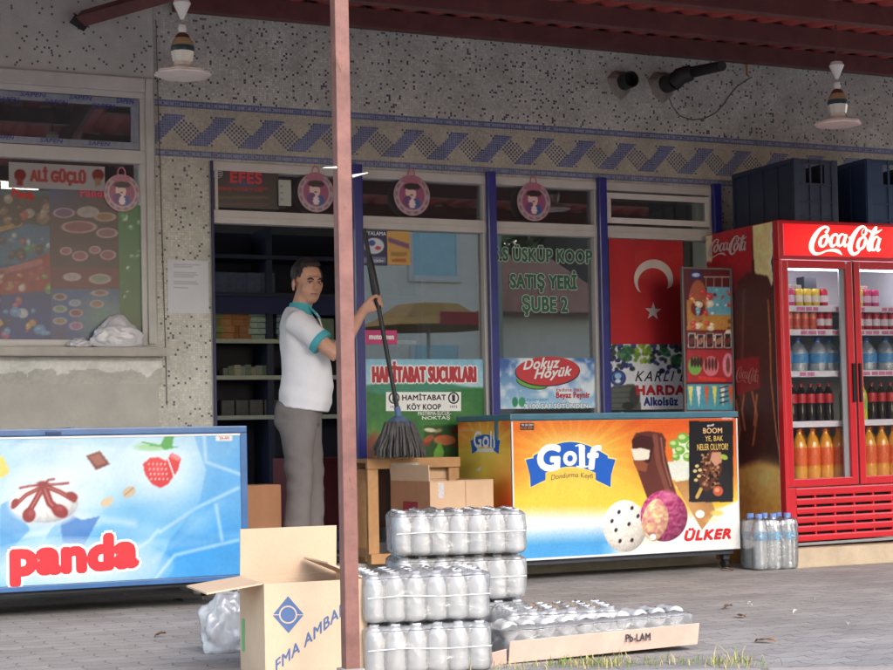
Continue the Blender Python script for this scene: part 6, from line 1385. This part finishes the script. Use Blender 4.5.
# trims
def ring(p0,p1,r,th,name,par):
    ax=(p1-p0).normalized(); MB().tube([p0-ax*.0,p0+ax*.001,p1-ax*.001,p1],[r*.97,r,r,r*.97],28).build(name,TURQ,par,True)
a0=sh.lerp(elb,.545); a1=sh.lerp(elb,.665); ring(a0,a1,.0700,.004,'sleeve_trim',shirt); ring(shL.lerp(elL,.56),shL.lerp(elL,.66),.070,.004,'sleeve_trim',shirt)
m=MB(); N_=28
prof=[]; vs=[];fs=[]
for i in range(N_+1):
    a=math.radians(18+324*i/N_)     # open at the front
    ca,sa=math.cos(a),math.sin(a)
    drop=.012*ca
    vs+=[(-.002+.071*ca+.008,.080*sa,1.372-.020*max(0,ca)),(.006+.064*ca+.008,.066*sa,1.428-.014*max(0,ca)),(.006+.060*ca+.008,.062*sa,1.428-.014*max(0,ca)),( -.002+.060*ca+.008,.068*sa,1.372-.02*max(0,ca))]
for i in range(N_):
    for j in range(4): fs.append((4*i+j,4*i+(j+1)%4,4*i+4+(j+1)%4,4*i+4+j))
m.add(vs,fs); m.build('collar',TURQ,shirt,True)
for s in (1,-1): MB().tube([(.062,s*.03,1.40),(.088,s*.024,1.375),(.112,s*.030,1.345)],[(.020,.006),(.022,.006),(.010,.004)],8,side=(0,1,0)).build('collar_point',TURQ,shirt,True)
MB().tube([(.098,0,1.37),(.118,0,1.32),(.134,0,1.26)],[(.012,.004),(.013,.004),(.012,.004)],8,side=(0,1,0)).build('placket',SHIRT,shirt,True)
m=MB(); [m.ell((.118+.008*k,0,1.335-.035*k),(.003,.005,.005),None,8) for k in range(2)]; m.build('button',mat('shirt_button',(200,200,205),.3),shirt,True)
# trousers
b=MB()
b.tube([(.012,0,.95),(.008,0,.90),(-.008,0,.84),(-.008,0,.76)],[(.122,.142),(.128,.146),(.128,.148),(.110,.14)],28,side=(1,0,0))
b.ell((-.06,-.066,.81),(.075,.075,.10),None,16); b.ell((-.06,.066,.81),(.075,.075,.10),None,16)
for s,fx in ((-1,-.0),(1,.05)):
    b.tube([(-.005,s*.072,.84),(-.0,s*.078,.74),(fx*.3+.0,s*.082,.62),(fx*.6+.005,s*.082,.46),(fx*.8-.005,s*.082,.30),(fx-.02,s*.082,.12),(fx-.022,s*.082,.025)],[(.112,.088),(.100,.084),(.086,.077),(.074,.067),(.070,.064),(.068,.064),(.073,.066)],20,side=(1,0,0))
def wt_(co):
    n=MN2.noise(V_((co.x*10,co.y*10,co.z*6)))*.007+.003*math.sin(co.z*60+co.x*25)*(1 if co.z<.25 or .4<co.z<.6 or co.z>.78 else .2)
    return co+V_((n,n*.4,0))
solid(b,'trousers',TRO,PE,.009,4,disp=wt_)
for s,fx in ((-1,-.0),(1,.05)):
    b=MB(); b.tube([(fx-.085,s*.082,.045),(fx-.02,s*.085,.055),(fx+.08,s*.088,.045),(fx+.17,s*.093,.032),(fx+.195,s*.095,.028)],[(.035,.034),(.050,.043),(.038,.046),(.028,.042),(.016,.026)],16,side=(0,0,1))
    b.bbox((fx-.115,s*.088-.044,0),(fx+.2,s*.088+.044,.016),.01); solid(b,'shoe',SHOE,PE,.006,2)
